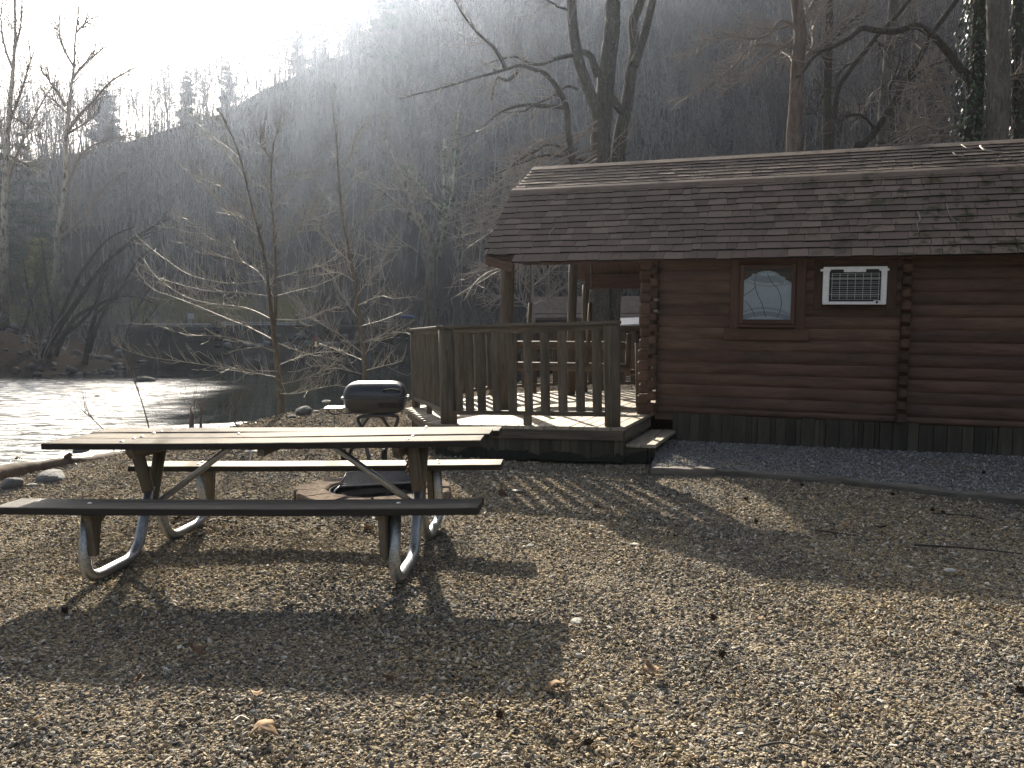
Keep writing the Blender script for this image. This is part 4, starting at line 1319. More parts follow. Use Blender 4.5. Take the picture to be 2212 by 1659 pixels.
# ------------------------------------------------------------------ landscape timbers
for k, (a, b, lab) in enumerate(((TIMBER[0], TIMBER[1], 'short cracked landscape timber beside the deck step'), (TIMBER[1], TIMBER[2], 'grey landscape timber edging the raised gravel below the window'), (TIMBER[2], (4.6, 5.62), 'long dark landscape timber edging the raised gravel at right'))):
    mb = MB(); rg = random.Random(60 + k); pts = np.linspace((*a, .016), (*b, .026), 9)
    pts[:, 2] += np.array([rg.uniform(-.006, .006) for _ in pts]); pts[:, 1] += np.array([rg.uniform(-.01, .01) for _ in pts])
    n_ = 8; V, G = [], []
    d = pts[-1] - pts[0]; d /= np.linalg.norm(d); s_ = np.cross((0, 0, 1), d)
    for q in pts:
        for (e, f) in ((-.06, -.05), (-.06, .034), (-.052, .044), (.052, .045), (.06, .036), (.06, -.05)):
            jit = rg.uniform(-.004, .004)
            V.append(q + s_ * -(e + jit) + np.array([0, 0, f + jit])); G.append((np.linalg.norm(q - pts[0]) + k * 9, e, f))
    m_ = 6
    F = [(i * m_ + j, i * m_ + (j + 1) % m_, (i + 1) * m_ + (j + 1) % m_, (i + 1) * m_ + j) for i in range(8) for j in range(m_)] + [tuple(range(m_))[::-1], tuple(range(8 * m_, 9 * m_))]
    mb.add(V, F, G); tag(mb.build('landscape_timber', M['timber_wood']), lab, 'timber', 'timbers edging the raised gravel')

# ------------------------------------------------------------------ rocks, driftwood
def rock(name, x, y, z, sx, sy, sz, rz, m, seed, label, group):
    rg = random.Random(seed); mb = MB()
    V = lump(rg, 9, None, (sx, sy, sz), (.6, .95))
    V = V + .035 * max(sx, sz) * np.array([[rg.gauss(0, .5) for _ in range(3)] for _ in V])
    c, s_ = math.cos(rz), math.sin(rz)
    V = V @ np.array([[c, s_, 0], [-s_, c, 0], [0, 0, 1]])
    mb.add(V, ICO_F)
    o = mb.build(name, M[m], None, False)
    o.location = (x, y, z)
    mdf = o.modifiers.new("sub", 'SUBSURF'); mdf.levels = 1; mdf.render_levels = 2; mdf.subdivision_type = 'CATMULL_CLARK'
    tex = bpy.data.textures.get("rocknoise") or bpy.data.textures.new("rocknoise", 'CLOUDS')
    tex.noise_scale = .12
    dm = o.modifiers.new("rough", 'DISPLACE'); dm.texture = tex; dm.strength = .05 * max(sx, sz) * 2; dm.mid_level = .5
    return tag(o, label, 'rock', group)
GRP = 'boulders on the near river bank'
def rk(px, py, Y, wpx, hpx, m, seed, label, deep=.8):
    x, y, z = at(px, py, Y); k = Y / 1794
    rock('boulder', x, y, z, wpx * k / 2 * 1.12, wpx * k / 2 * deep, hpx * k / 2 * 1.3, seed * .7, m, seed, label, GRP)
rk(112, 1034, 7.3, 92, 34, 'rock', 3, 'largest pale grey boulder in front of the driftwood log')
rk(25, 1044, 6.95, 52, 28, 'rock', 5, 'angular grey boulder at the left edge in front of the driftwood log')
rk(227, 1020, 8.0, 50, 22, 'rock_dark', 8, 'dark rounded boulder beside the right part of the driftwood log')
rk(270, 1000, 8.7, 34, 26, 'rock', 9, 'small grey boulder at the right end of the driftwood log')
rk(253, 1028, 7.9, 16, 9, 'rock', 12, 'little grey stone touching the dark rounded boulder')
rk(70, 1049, 7.0, 30, 9, 'rock_pale', 13, 'flat pale stone between the two boulders at the left')
rk(292, 1002, 8.5, 22, 14, 'rock_dark', 33, 'dark little rock under the left end of the picnic table')
rk(655, 889, 13.0, 44, 20, 'rock', 15, 'grey boulder on the gravel shore right of the young sycamore')
rk(632, 901, 12.6, 34, 10, 'rock_dark', 16, 'low dark rock at the foot of the young sycamore')
rk(683, 890, 13.4, 22, 7, 'rock', 17, 'flat grey rock right of the shore boulder beside the young sycamore')
rk(706, 867, 13.6, 28, 6, 'rock_pale', 44, 'flat pale rock at the water edge left of the grill')
rk(545, 976, 9.0, 38, 7, 'rock_pale', 18, 'flat pale stone seen under the table top left of centre')
rk(615, 975, 9.1, 18, 5, 'rock_pale', 19, 'small flat white stone seen under the middle of the table top')
mb = MB(); rg = random.Random(71)
pts = [at(-40, 1042, 7.15), at(40, 1020, 7.6), at(120, 1010, 8.0), at(195, 1003, 8.3), at(250, 994, 8.7), at(300, 985, 9.1)]
pts = smooth_pts(pts, 22)
mb.tube(pts, [.085 + .01 * math.sin(k * .9) + rg.uniform(-.006, .006) for k in range(22)], 14, True, None, .07)
mb.tube([pts[10], pts[10] + np.array([.0, -.02, .10]), pts[10] + np.array([.03, -.02, .13])], [.05, .035, .02], 8, True, None, .1)
tag(mb.build('driftwood_log', M['driftwood'], None, True), 'long dark driftwood log lying on the bank behind grey boulders', 'log')
# rocks out in the river and along the far spit
def wr(px, py, wpx, hpx, m, seed, label, group='rocks standing in the river', z=WATER_Z, nm='river_rock'):
    x, y, _ = at_ground(px, py, z); k = y / 1794
    rock(nm, x, y, z + hpx * k * .12, wpx * k / 2 * 1.1, wpx * k / 2 * .8, hpx * k / 2 * 1.5, seed * .9, m, seed, label, group)
wr(312, 824, 46, 14, 'rock_dark', 81, 'long humped dark rock standing in the riffle')
wr(308, 782, 30, 6, 'rock_dark', 82, 'flat wet rock in the pool beyond the humped river rock')
wr(295, 795, 18, 5, 'rock_dark', 83, 'small dark rock off the tip of the stony spit')
wr(210, 857, 12, 5, 'rock_dark', 84, 'tiny dark rock poking out of the white riffle')
wr(175, 976, 36, 14, 'rock_dark', 85, 'round black rock in the shallows left under the table top')
wr(40, 990, 20, 6, 'rock_dark', 86, 'low dark rock in the shallows at the left edge')
rg = random.Random(90)
n = 0
for k in range(74):
    px = rg.uniform(-20, 262); py = 812 - 34 * rg.random() ** 1.3 - max(0, (px - 120)) * .06
    wpx = rg.choice((8, 10, 12, 14, 18, 22, 30)); hpx = wpx * rg.uniform(.35, .6)
    zg = WATER_Z + .02
    x, y, _ = at_ground(px, py, zg)
    zt_ = max(tz(x, y), WATER_Z)
    k_ = y / 1794
    rock('bank_rock', x, y, zt_ + hpx * k_ * .15, wpx * k_ / 2, wpx * k_ / 2 * .8, hpx * k_ / 2 * 1.3, rg.uniform(0, 6), rg.choice(('rock', 'rock_dark', 'rock_dark', 'rock_dark')), 200 + k, 'grey river rock, one of many piled along the stony far spit', 'rocks piled along the far spit')
for k in range(46):
    px = rg.uniform(470, 880); 
    x, y, _ = at_ground(px, 752 - (px - 470) * .004, -.3)
    y = float(np.interp(x, [-33, -23, -12, 0], [79.5, 81.5, 90.5, 97.5])) + rg.uniform(-.6, 2.5); x = (px - 1106) / 1794 * y
    s_ = rg.uniform(.25, .7)
    rock('bank_rock', x, y, max(tz(x, y), -.8) + .1, s_, s_ * .8, s_ * .6, rg.uniform(0, 6), rg.choice(('rock', 'rock_dark')), 300 + k, 'dull grey rock, one of many heaped on the bank below the far road', 'riprap rocks below the far road')

# ------------------------------------------------------------------ dead leaves, seed balls, stones, twigs on the gravel
def leaf_mesh(seed, size, m):
    """lobed sycamore leaf, curled"""
    rg = random.Random(seed); n = 40; V = [(0, 0, .1 * size)]; out = []
    for i in range(n):
        a = 2 * PI * i / n
        lob = .76 + .24 * abs(math.cos(2.5 * (a - PI / 2))) ** 1.3
        if abs(a - 1.5 * PI) < .35: lob *= .45
        r = size * lob * rg.uniform(.93, 1.05) * (1.05 if math.sin(a) > 0 else .8)
        out.append((r * math.cos(a), r * math.sin(a)))
    curl = rg.uniform(.25, .5); ph = rg.uniform(0, 3)
    for f in (.5, 1.0):
        for i, (x, y) in enumerate(out):
            rr = math.hypot(x, y) * f / size
            z = curl * size * rr * rr * (1.0 + .8 * math.sin(2 * 2 * PI * i / n + ph)) * .75 + .05 * size * math.cos(5 * 2 * PI * i / n) * rr
            V.append((x * f * (1 - .15 * curl * rr), y * f * .9, z + .01))
    F = [(0, 1 + i, 1 + (i + 1) % n) for i in range(n)] + [(1 + i, 1 + n + i, 1 + n + (i + 1) % n, 1 + (i + 1) % n) for i in range(n)]
    mb = MB(); mb.add(V, F)
    mb.tube([(0, -.1 * size, .08 * size), (.05 * size, -.9 * size, .12 * size), (.12 * size, -1.4 * size, .05 * size)], [.012 * size * 1.4, .012 * size, .01 * size], 5)
    o = mb.build('dry_leaf', M[m], None, True)
    sol = o.modifiers.new("thick", 'SOLIDIFY'); sol.thickness = .0012
    return o
def put_leaf(px, py, size, m, seed, label, rot, flip=False):
    x, y, z = at_ground(px, py, 0)
    if m == 'deck': pass
    o = leaf_mesh(seed, size, m); o.location = (x, y, .014 + (.03 if flip else 0)); o.rotation_euler = (PI * .92 if flip else rot[0], rot[1], rot[2])
    return tag(o, label, 'leaf', 'dry leaves on the gravel')
put_leaf(560, 1592, .055, 'leaf', 1, 'large curled tan leaf in the foreground at lower left', (.3, .1, 2.6), True)
put_leaf(553, 1514, .030, 'leaf', 2, 'small flat tan leaf above the large curled leaf', (.1, .2, 1.0))
put_leaf(1200, 1490, .048, 'leaf', 3, 'curled brown leaf below the lower right corner of the table shadow', (.3, 0, .4), True)
put_leaf(1413, 1462, .050, 'leaf', 4, 'flat pale tan leaf on open gravel right of the curled brown leaf', (.15, -.1, 1.9))
put_leaf(75, 1570, .03, 'leaf', 5, 'small tan leaf near the lower left corner', (.2, 0, 4.0))
put_leaf(425, 1418, .05, 'leaf_dark', 6, 'dark crumpled leaf inside the table shadow', (.5, .3, 1.2))
put_leaf(790, 1150, .055, 'leaf', 7, 'crumpled tan leaf behind the near seat of the table', (.6, .2, 2.2))
put_leaf(1083, 1072, .05, 'leaf_dark', 8, 'dark curled leaf right of the near seat end', (.9, .2, .5))
put_leaf(1823, 1140, .045, 'leaf', 9, 'orange brown leaf in the cabin shadow', (.3, .2, .1))
put_leaf(1900, 1146, .055, 'leaf_dark', 10, 'brown leaf right of the orange brown leaf in the cabin shadow', (.3, .1, 2.1))
put_leaf(1180, 1580, .03, 'leaf', 11, 'small shrivelled leaf near the bottom centre', (.5, .4, 3.0))
put_leaf(1110, 1130, .035, 'leaf_dark', 13, 'small brown leaf just right of the near seat end', (.4, .1, 1.3))
put_leaf(1640, 1352, .03, 'leaf', 14, 'small tan leaf on open gravel right of the spiky seed ball', (.2, .2, .7))
put_leaf(1905, 1395, .032, 'leaf_dark', 15, 'dark leaf on the sunlit gravel at right', (.3, .2, 2.7))
put_leaf(840, 1478, .028, 'leaf_dark', 16, 'small dark leaf at the lower edge of the table shadow', (.4, .3, .2))
put_leaf(300, 1480, .03, 'leaf_dark', 17, 'dark leaf at the lower left edge of the table shadow', (.4, .1, 5.0))
put_leaf(1290, 1100, .04, 'leaf_dark', 18, 'brown leaf among the stripes of the railing shadow', (.5, .1, 4.1))
put_leaf(380, 1127, .04, 'leaf_dark', 12, 'dark leaf seen just under the near seat at left', (.5, .1, 3.0))
def ball(px, py, label, seed, z=0.0, r=.016):
    rg = random.Random(seed); mb = MB()
    V = lump(rg, 2, None, (1, 1, .95), (.9, 1)) * r * .72; mb.add(V, ICO_F)
    S = []
    for k in range(70):
        a = np.array([rg.gauss(0, 1) for _ in range(3)]); a /= np.linalg.norm(a)
        S.append((*(a * r * .65), *(a * r * rg.uniform(1.05, 1.3)), r * .11, r * .03))
    mb.segs(S, 4)
    o = mb.build('seed_ball', M['ball']); x, y, _ = at_ground(px, py, z); o.location = (x, y, z + r * .95)
    return tag(o, label, 'seed ball', 'spiky seed balls on the ground')
for k, (px, py, lab) in enumerate(((1540, 1346, 'spiky dark seed ball on open gravel right of the white flat stone'), (1560, 1427, 'spiky seed ball above and right of the flat pale tan leaf'), (1080, 1556, 'spiky seed ball on the gravel at bottom centre'), (1271, 1617, 'spiky seed ball close to the bottom edge right of centre'), (1458, 1170, 'spiky seed ball just below the cabin shadow edge'), (1633, 1136, 'spiky seed ball in the cabin shadow left of the orange brown leaf'), (1611, 1087, 'spiky seed ball in the dappled light below the timber'), (1732, 1057, 'spiky seed ball below the middle timber'), (1883, 1059, 'reddish seed ball just below the middle timber at right'), (1928, 1077, 'seed ball a little below the reddish one under the timber'), (2014, 1111, 'left one of a pair of seed balls in the cabin shadow'), (2037, 1117, 'right one of a pair of seed balls in the cabin shadow'), (2140, 1090, 'seed ball among the weeds by the timber at far right'), (790, 1252, 'dark seed ball under the near seat, between the legs'), (140, 1330, 'seed ball in the left end of the table shadow'), (2205, 1505, 'spiky seed ball at the right edge low on the sunlit gravel'))):
    ball(px, py - 6, lab, 400 + k)
ball(2125, 1024, 'seed ball on the raised gravel bed at far right', 431, .075)
ball(1925, 1599 - 590, 'seed ball on the deck floor behind the railing', 432, .33) if False else None
def flat_stone(px, py, wpx, hpx, m, seed, label):
    x, y, z = at_ground(px, py, 0); k = y / 1794
    o = rock('flat_stone', x, y, .012, wpx * k / 2, wpx * k / 2 * .75, max(.012, hpx * k / 2), seed, m, seed, label, 'flat stones on the gravel')
    return o
M['stone_white'] = rock_mat('white_flat_stone', (.62, .60, .54), (.45, .43, .38), 20)
flat_stone(1245, 1347, 40, 10, 'stone_white', 501, 'whitest flat stone on the gravel right of the table shadow')
flat_stone(1372, 1180, 28, 7, 'stone_white', 502, 'long pale flat stone just below the dappled shadow')
flat_stone(2052, 1237, 34, 7, 'stone_white', 503, 'long pale flat stone on sunlit gravel at far right')
flat_stone(1145, 1183, 26, 6, 'rock_pale', 504, 'pale flat stone right of the near seat end')
flat_stone(1250, 1422, 22, 7, 'stone_white', 505, 'small white stone below the whitest flat stone')
flat_stone(1030, 1660 - 20, 26, 8, 'rock_pale', 506, 'pale stone at the bottom edge in the middle')
flat_stone(655, 1238, 18, 5, 'stone_white', 507, 'small white stone on the gravel under the middle of the near seat')
flat_stone(1117, 1063, 34, 8, 'rock_pale', 508, 'pale flat stone in the stripes of the railing shadow')
def twig_obj(pts, r, label, m='twig_dark', group='twigs lying on the gravel', name='twig'):
    mb = MB(); p = smooth_pts(pts, 12); mb.tube(p, np.linspace(r, r * .4, 12), 6)
    return tag(mb.build(name, M[m], None, True), label, 'twig', group)
def gpt(px, py, z=.02): return at_ground(px, py, z)
twig_obj([gpt(448, 1128), gpt(470, 1121), gpt(500, 1127), gpt(520, 1124)], .009, 'dark bent twig seen under the near seat at left')
twig_obj([gpt(1975, 1177), gpt(2080, 1183), gpt(2210, 1196)], .008, 'long dark twig in the cabin shadow at right')
twig_obj([gpt(1760, 1145), gpt(1800, 1150), gpt(1850, 1157)], .006, 'short twig in the cabin shadow near the orange brown leaf')
twig_obj([gpt(1640, 1612), gpt(1690, 1604), gpt(1745, 1617)], .005, 'tan twig near the bottom edge right of centre')
twig_obj([gpt(900, 1180), gpt(950, 1166), gpt(1010, 1172)], .006, 'thin tan twig on the gravel behind the right end of the near seat', 'twig_brown')
twig_obj([gpt(505, 1560), gpt(520, 1548), gpt(540, 1556)], .007, 'short pale twig left of the large curled leaf', 'twig_pale')
twig_obj([gpt(2012, 1078 + 30), gpt(2100, 1115), gpt(2150, 1128)], .006, 'thin twig below the timber at far right')
# twigs on the roof
def roofpt(u, s):
    """point on the front slopes: s 0..1 eave to break, 1..2 break to ridge"""
    a, b = (EAVE, BRK) if s < 1 else (BRK, RDG); f = s if s < 1 else s - 1
    return cabw(u, a[0] + (b[0] - a[0]) * f - .012, a[1] + (b[1] - a[1]) * f + .045)
for k, (pl, r, lab) in enumerate((([(1.45, 1.75), (1.47, 1.6), (1.55, 1.50), (1.62, 1.45)], .014, 'thick pale twig on the upper roof slope at right'), ([(1.99, 1.75), (2.07, 1.55), (2.16, 1.45)], .017, 'pale broken stick on the upper roof near the right edge'), ([(1.27, 1.85), (1.31, 1.70), (1.36, 1.66)], .008, 'small curved twig high on the roof left of the thick pale twig'), ([(1.78, .47), (1.68, .38), (1.72, .27), (1.74, .16)], .009, 'forked twig low on the roof at far right'), ([(.71, .44), (.72, .35), (.69, .30), (.70, .21)], .008, 'thin twig on the lower roof above the air conditioner'), ([(-3.2, .40), (-3.23, .33), (-3.22, .25)], .006, 'tiny twig on the lower roof near its left end'), ([(1.15, 1.55), (1.18, 1.44), (1.24, 1.40)], .008, 'curled pale twig on the upper roof, middle of the three'), ([(.98, .52), (1.0, .38), (1.08, .28)], .005, 'thin dark twig on the lower roof right of the air conditioner'), ([(1.9, 1.75), (2.05, 1.72), (2.2, 1.85)], .008, 'branching twig beside the pale broken stick on the roof'))):
    twig_obj([roofpt(*p) for p in pl], r, lab, 'twig_pale', 'twigs fallen on the shingle roof')
# weeds along the timber
def weed(px, py, wd, seed, label):
    rg = random.Random(seed); mb = MB(); x, y, _ = at_ground(px, py, 0)
    for k in range(int(260 * wd)):
        a = rg.uniform(0, 6.28); d = np.array([math.cos(a), math.sin(a), rg.uniform(.2, 1.2)]); d /= np.linalg.norm(d)
        b = np.array([rg.uniform(-wd, wd) / 2, rg.uniform(-.04, .04), 0]); L = rg.uniform(.025, .06)
        s_ = np.cross(d, (0, 0, 1)); s_ /= np.linalg.norm(s_) + 1e-9
        ww = rg.uniform(.004, .009)
        t_ = b + d * L
        mb.add([b, b + d * L * .5 + s_ * ww, t_, b + d * L * .5 - s_ * ww], [(0, 1, 2, 3)])
    o = mb.build('weed', M['weed']); o.location = (x, y, .0)
    return tag(o, label, 'weed', 'weeds along the timber')
weed(1730, 1024, .35, 1, 'small green weed against the middle timber')
weed(1838, 1034, .22, 2, 'green weed clump where two timbers meet')
weed(1940, 1046, .5, 3, 'spreading green weed along the right-hand timber')
weed(2030, 1060, .35, 4, 'low weed along the right-hand timber beyond the spreading one')
weed(2195, 1072, .5, 5, 'tallest green weed patch at the right edge by the timber')
weed(1470 + 40, 976, .3, 6, 'faint green weed tuft at the foot of the cabin skirt') if False else None

# ------------------------------------------------------------------ neighbouring cabin beyond the porch
fc = thing('distant_cabin', 'far brown cabin with a white-roofed little porch, seen through the porch of the log cabin', 'cabin')
FY = 38.0
k = FY / 1794
xc = at(1352, 720, FY)[0]; frame(fc, (xc, FY, 0), (math.cos(.15), -math.sin(.15), 0), (math.sin(.15), math.cos(.15), 0), (0, 0, 1))
mb = MB(); mb.box((0, 2.0, 1.05), (4.2, 2.0, 1.05)); mb.build('wall', M['far_wall'], fc)
mb = MB(); mb.add([(-4.6, -.4, 1.9), (4.6, -.4, 1.9), (4.6, 2.0, 2.95), (-4.6, 2.0, 2.95), (4.6, 4.4, 1.9), (-4.6, 4.4, 1.9), (-4.6, -.4, 1.8), (4.6, -.4, 1.8)], [(0, 1, 2, 3), (3, 2, 4, 5), (6, 7, 1, 0), (0, 3, 5), (1, 4, 2)]); mb.build('roof', M['far_roof'], fc)
xp = .35
mb = MB(); mb.add([(xp - .75, -1.6, 1.55), (xp + .75, -1.6, 1.62), (xp + 1.0, -.1, 2.0), (xp - 1.0, -.1, 1.95), (xp - .7, -1.6, 1.49), (xp + .7, -1.6, 1.55)], [(0, 1, 2, 3), (4, 5, 1, 0)]); mb.build('porch_roof', M['white_metal'], fc)
for xx in (xp - .55, xp + .62):
    mb = MB(); mb.box((xx, -1.45, .78), (.05, .05, .77)); mb.build('porch_post', M['white_metal'], fc)
for xx in (xp + .55, xp + 1.15):
    mb = MB(); rect_frame(mb, xx - .21, xx + .21, .95, 1.5, .06, .06, .06, .06, -.06, 0, .01); wf = mb.build('window', M['white_paint'], fc)
    mb = MB(); mb.box((xx, -.02, 1.22), (.16, .012, .22)); mb.build('pane', M['ac_dark'], wf)

# ------------------------------------------------------------------ road bridge across the side stream, far bank
br = thing('road_bridge', 'low concrete road bridge with a pale guard rail beyond the river', 'bridge')
BY = 82.0
def bp(px, py, Y=BY): return np.array(at(px, py, Y))
mb = MB(); a, b = bp(300, 709), bp(478, 709); mb.beam(a - (0, 0, .12), b - (0, 0, .12), 4.0, .42, bev=.03); mb.build('bridge_deck', M['dark_concrete'], br)
mb = MB(); a, b = bp(362, 724), bp(466, 727); mb.box(((a[0] + b[0]) / 2, BY + 1.5, (a[2] + .0)), ((b[0] - a[0]) / 2, .5, .9), None, .02); mb.build('abutment', M['concrete'], br)
for y_ in (-1.9, ):
    mb = MB(); a, b = bp(310, 700), bp(470, 700.5); mb.beam(a + (0, y_, 0), b + (0, y_, 0), .06, .10, bev=.01); mb.build('guard_rail', M['white_metal'], br)
for px in (322, 352, 382, 412, 442, 466):
    mb = MB(); a = bp(px, 706); mb.box((a[0], BY - 1.85, a[2] - .05), (.07, .07, .35)); mb.build('rail_post', M['concrete'], br)
fen = thing('roadside_rail', 'pale slatted rail along the far road right of the bridge', 'railing')
mb = MB()
for dy_ in (0, .45): mb.beam(bp(480, 697 + 9 * dy_, 84), bp(640, 697 + 9 * dy_, 92), .05, .12, bev=.01)
mb.build('rail', M['white_metal'], fen)
for k in range(9):
    px = 485 + k * 19; mb = MB(); a = bp(px, 700, 84 + k * 1.0); mb.box((a[0], a[1], a[2] - .3), (.06, .06, .6)); mb.build('rail_post', M['white_metal'], fen)
mb = MB(); g_ = [(-40, 84.5), (-30, 85.5), (-20, 87.5), (-8, 95), (4, 103)]
V = []
for (x, y) in smooth_pts(g_, 30):
    V += [(x, y, 1.80), (x - .6, y + 4.2, 1.84)]
mb.add(V, [(2 * i, 2 * i + 2, 2 * i + 3, 2 * i + 1) for i in range(29)]); structure(mb.build('road', M['concrete']))
mb = MB(); a = bp(412, 683, 84); mb.box(a, (.30, .03, .30), None, .02); mb.tube([a + (0, .05, -.3), (a[0], a[1] + .05, 1.6)], .04, 6)
tag(mb.build('road_sign', M['white_metal']), 'small pale road sign standing by the far bridge', 'sign')
mb = MB(); a = np.array(at(880, 684, 60)); 
mb.add(lump(random.Random(5), 4, None, (.55, .25, .13), (.7, 1)) + a, ICO_F); tag(mb.build('tarp', M['blue_cloth'], None, True), 'small bright blue tarp far off beyond the left end of the deck railing', 'tarp')
# fishing float snagged in a branch
ff = thing('fishing_float', 'red and pale fishing float hanging from a branch over the river', 'fishing float')
a = np.array(at(682, 735, 14.0))
mb = MB(); mb.tube([a + (0, 0, -.02), a + (0, 0, -.10), a + (0, 0, -.115)], [.014, .018, .006], 10); mb.build('lower_half', M['yellow_plastic'], ff, True)
mb = MB(); mb.tube([a + (0, 0, .09), a + (0, 0, .07), a + (0, 0, -.02)], [.005, .012, .013], 10); mb.build('upper_half', M['red_plastic'], ff, True)
mb = MB(); mb.tube([a + (0, 0, .09), a + (.03, 0, .45)], .0025, 4); mb.build('line', M['twig_pale'], ff)

# crumbs of leaf and bark mixed into the gravel
M['crumb'] = simple('leaf_crumb', (.13, .085, .05), .85, 0, .2, 0, 9, .5)
def crumb(seed):
    r = random.Random(seed); mb = MB(); n_ = 7; V = []
    for i in range(n_):
        a = 2 * PI * i / n_; q = r.uniform(.5, 1)
        V.append((q * math.cos(a), q * .6 * math.sin(a), .25 * r.uniform(-1, 1) + .3))
    V2 = [(x, y, z - .12) for x, y, z in V]
    mb.add(V + V2, [tuple(range(n_)), tuple(range(n_, 2 * n_))[::-1]] + [(i, n_ + i, n_ + (i + 1) % n_, (i + 1) % n_) for i in range(n_)])
    return mb.build('crumb', M['crumb'])
cc = variants('crumbs', [crumb(k) for k in range(4)])
pc, rc = pebble_points(1.9, 12, 34, .006, .020, 66)
n = len(pc); pc[:, 2] += .006
lt = scatter('leaf_litter', cc, pc, np.stack([npr.normal(0, .3, n), npr.normal(0, .3, n), npr.uniform(0, 6.28, n)], -1), rc[:, None] * np.ones((1, 3)), npr.integers(0, 4, n))
tag(lt, 'brown crumbs of leaf and bark scattered through the gravel', 'leaf litter', kind='stuff')

# ------------------------------------------------------------------ trees
def vnorm(v):
    l = math.sqrt(v[0] * v[0] + v[1] * v[1] + v[2] * v[2]) or 1e-9
    return (v[0] / l, v[1] / l, v[2] / l)
def deflect(d, ang, rg):
    """direction turned by ang away from d, random side"""
    r = (rg.gauss(0, 1), rg.gauss(0, 1), rg.gauss(0, 1))
    k = r[0] * d[0] + r[1] * d[1] + r[2] * d[2]
    s = vnorm((r[0] - k * d[0], r[1] - k * d[1], r[2] - k * d[2]))
    c, q = math.cos(ang), math.sin(ang)
    return (d[0] * c + s[0] * q, d[1] * c + s[1] * q, d[2] * c + s[2] * q)
def grow(S, rg, p, d, L, r, lvl, P):
    n = max(3, int(L / P['step'][min(lvl, len(P['step']) - 1)]))
    h = L / n; wig = P['wig']; up = P['up']
    dens = P['dens'][min(lvl, len(P['dens']) - 1)]
    for i in range(n):
        f0, f1 = i / n, (i + 1) / n
        d = vnorm((d[0] + rg.uniform(-wig, wig), d[1] + rg.uniform(-wig, wig), d[2] + rg.uniform(-wig, wig) + up * h / max(L, .3) * 2))
        q = (p[0] + d[0] * h, p[1] + d[1] * h, p[2] + d[2] * h)
        ra, rb = max(P['rmin'], r * (1 - .8 * f0)), max(P['rmin'] * .7, r * (1 - .8 * f1))
        S.append((*p, *q, ra, rb))
        if lvl < P['maxl'] and f1 > P['bare']:
            m = dens * h; m = int(m) + (1 if rg.random() < m - int(m) else 0)
            for _ in range(m):
                cl = L * P['ratio'] * rg.uniform(.5, 1.1) * (1.1 - .6 * f1)
                if cl > P['lmin']:
                    grow(S, rg, q, deflect(d, rg.uniform(*P['ang']), rg), cl, max(P['rmin'], rb * .55), lvl + 1, P)
        p = q
def along_pts(pts, f):
    d = np.concatenate([[0], np.cumsum(np.linalg.norm(np.diff(pts, axis=0), axis=1))]); t = f * d[-1]
    i = min(int(np.searchsorted(d, t, 'right')) - 1, len(pts) - 2)
    k = (t - d[i]) / (d[i + 1] - d[i])
    p = pts[i] + (pts[i + 1] - pts[i]) * k
    tan = pts[i + 1] - pts[i]; tan = tan / np.linalg.norm(tan)
    return p, tan
def limb_path(pix, Y, dep=0.0, seed=0, n=None):
    """polyline in overview pixels at distance Y, drifting in depth so that it is a real 3D limb"""
    rg = random.Random(seed); m = len(pix); out = []
    dd = 0.0
    for i, (x, y) in enumerate(pix):
        out.append(at(x, y, Y + dep * i / max(1, m - 1) + dd)); dd += rg.uniform(-.02, .02) * Y * (.3 if i else 0)
    return smooth_pts(out, n or (m - 1) * 5 + 1)
class Tree:
    def __init__(self, name, label, group=None, cat='tree', loc=None):
        self.root = thing(name, label, cat, group, loc or (0, 0, 0)); self.loc = np.array(loc or (0, 0, 0), float)
        self.tr, self.cr, self.S = MB(), MB(), []
    def stem(self, pts, r0, r1, n=14, rough=.04, trunk=True, pw=1.0):
        m = len(pts); pts = np.asarray(pts, float) - self.loc
        (self.tr if trunk else self.cr).tube(pts, r1 + (r0 - r1) * (1 - np.linspace(0, 1, m)) ** pw, n, True, None, rough)
        return pts + self.loc
    def twigs(self, pts, count, L, r, P, seed, f0=.15, f1=1.0, bias=None, tan=.5):
        rg = random.Random(seed); pts = np.asarray(pts, float)
        for k in range(count):
            f = f0 + (f1 - f0) * (k + rg.random()) / count
            p, t = along_pts(pts, min(f, .999)); p = p - self.loc
            d = deflect(tuple(t), rg.uniform(*P['ang']), rg)
            if bias is not None: d = vnorm(tuple(np.array(d) + np.array(bias)))
            grow(self.S, rg, tuple(p), d, L * rg.uniform(.55, 1.15) * (1.15 - .6 * f), r * rg.uniform(.7, 1.1), 1, P)
        return self
    def done(self, mb_, mt, n=4):
        if self.tr.n: self.tr.build('trunk', mb_, self.root, True)
        if self.S: self.cr.segs(np.array(self.S), n)
        if self.cr.n: self.crown = self.cr.build('crown', mt, self.root, True)
        return self.root
def par(**k):
    P = dict(maxl=3, step=(.5, .3, .2, .15), wig=.22, up=.25, dens=(1.4, 2.0, 2.5, 2.5), bare=.15, ratio=.5, lmin=.15, ang=(.5, 1.1), rmin=.004)
    P.update(k); return P

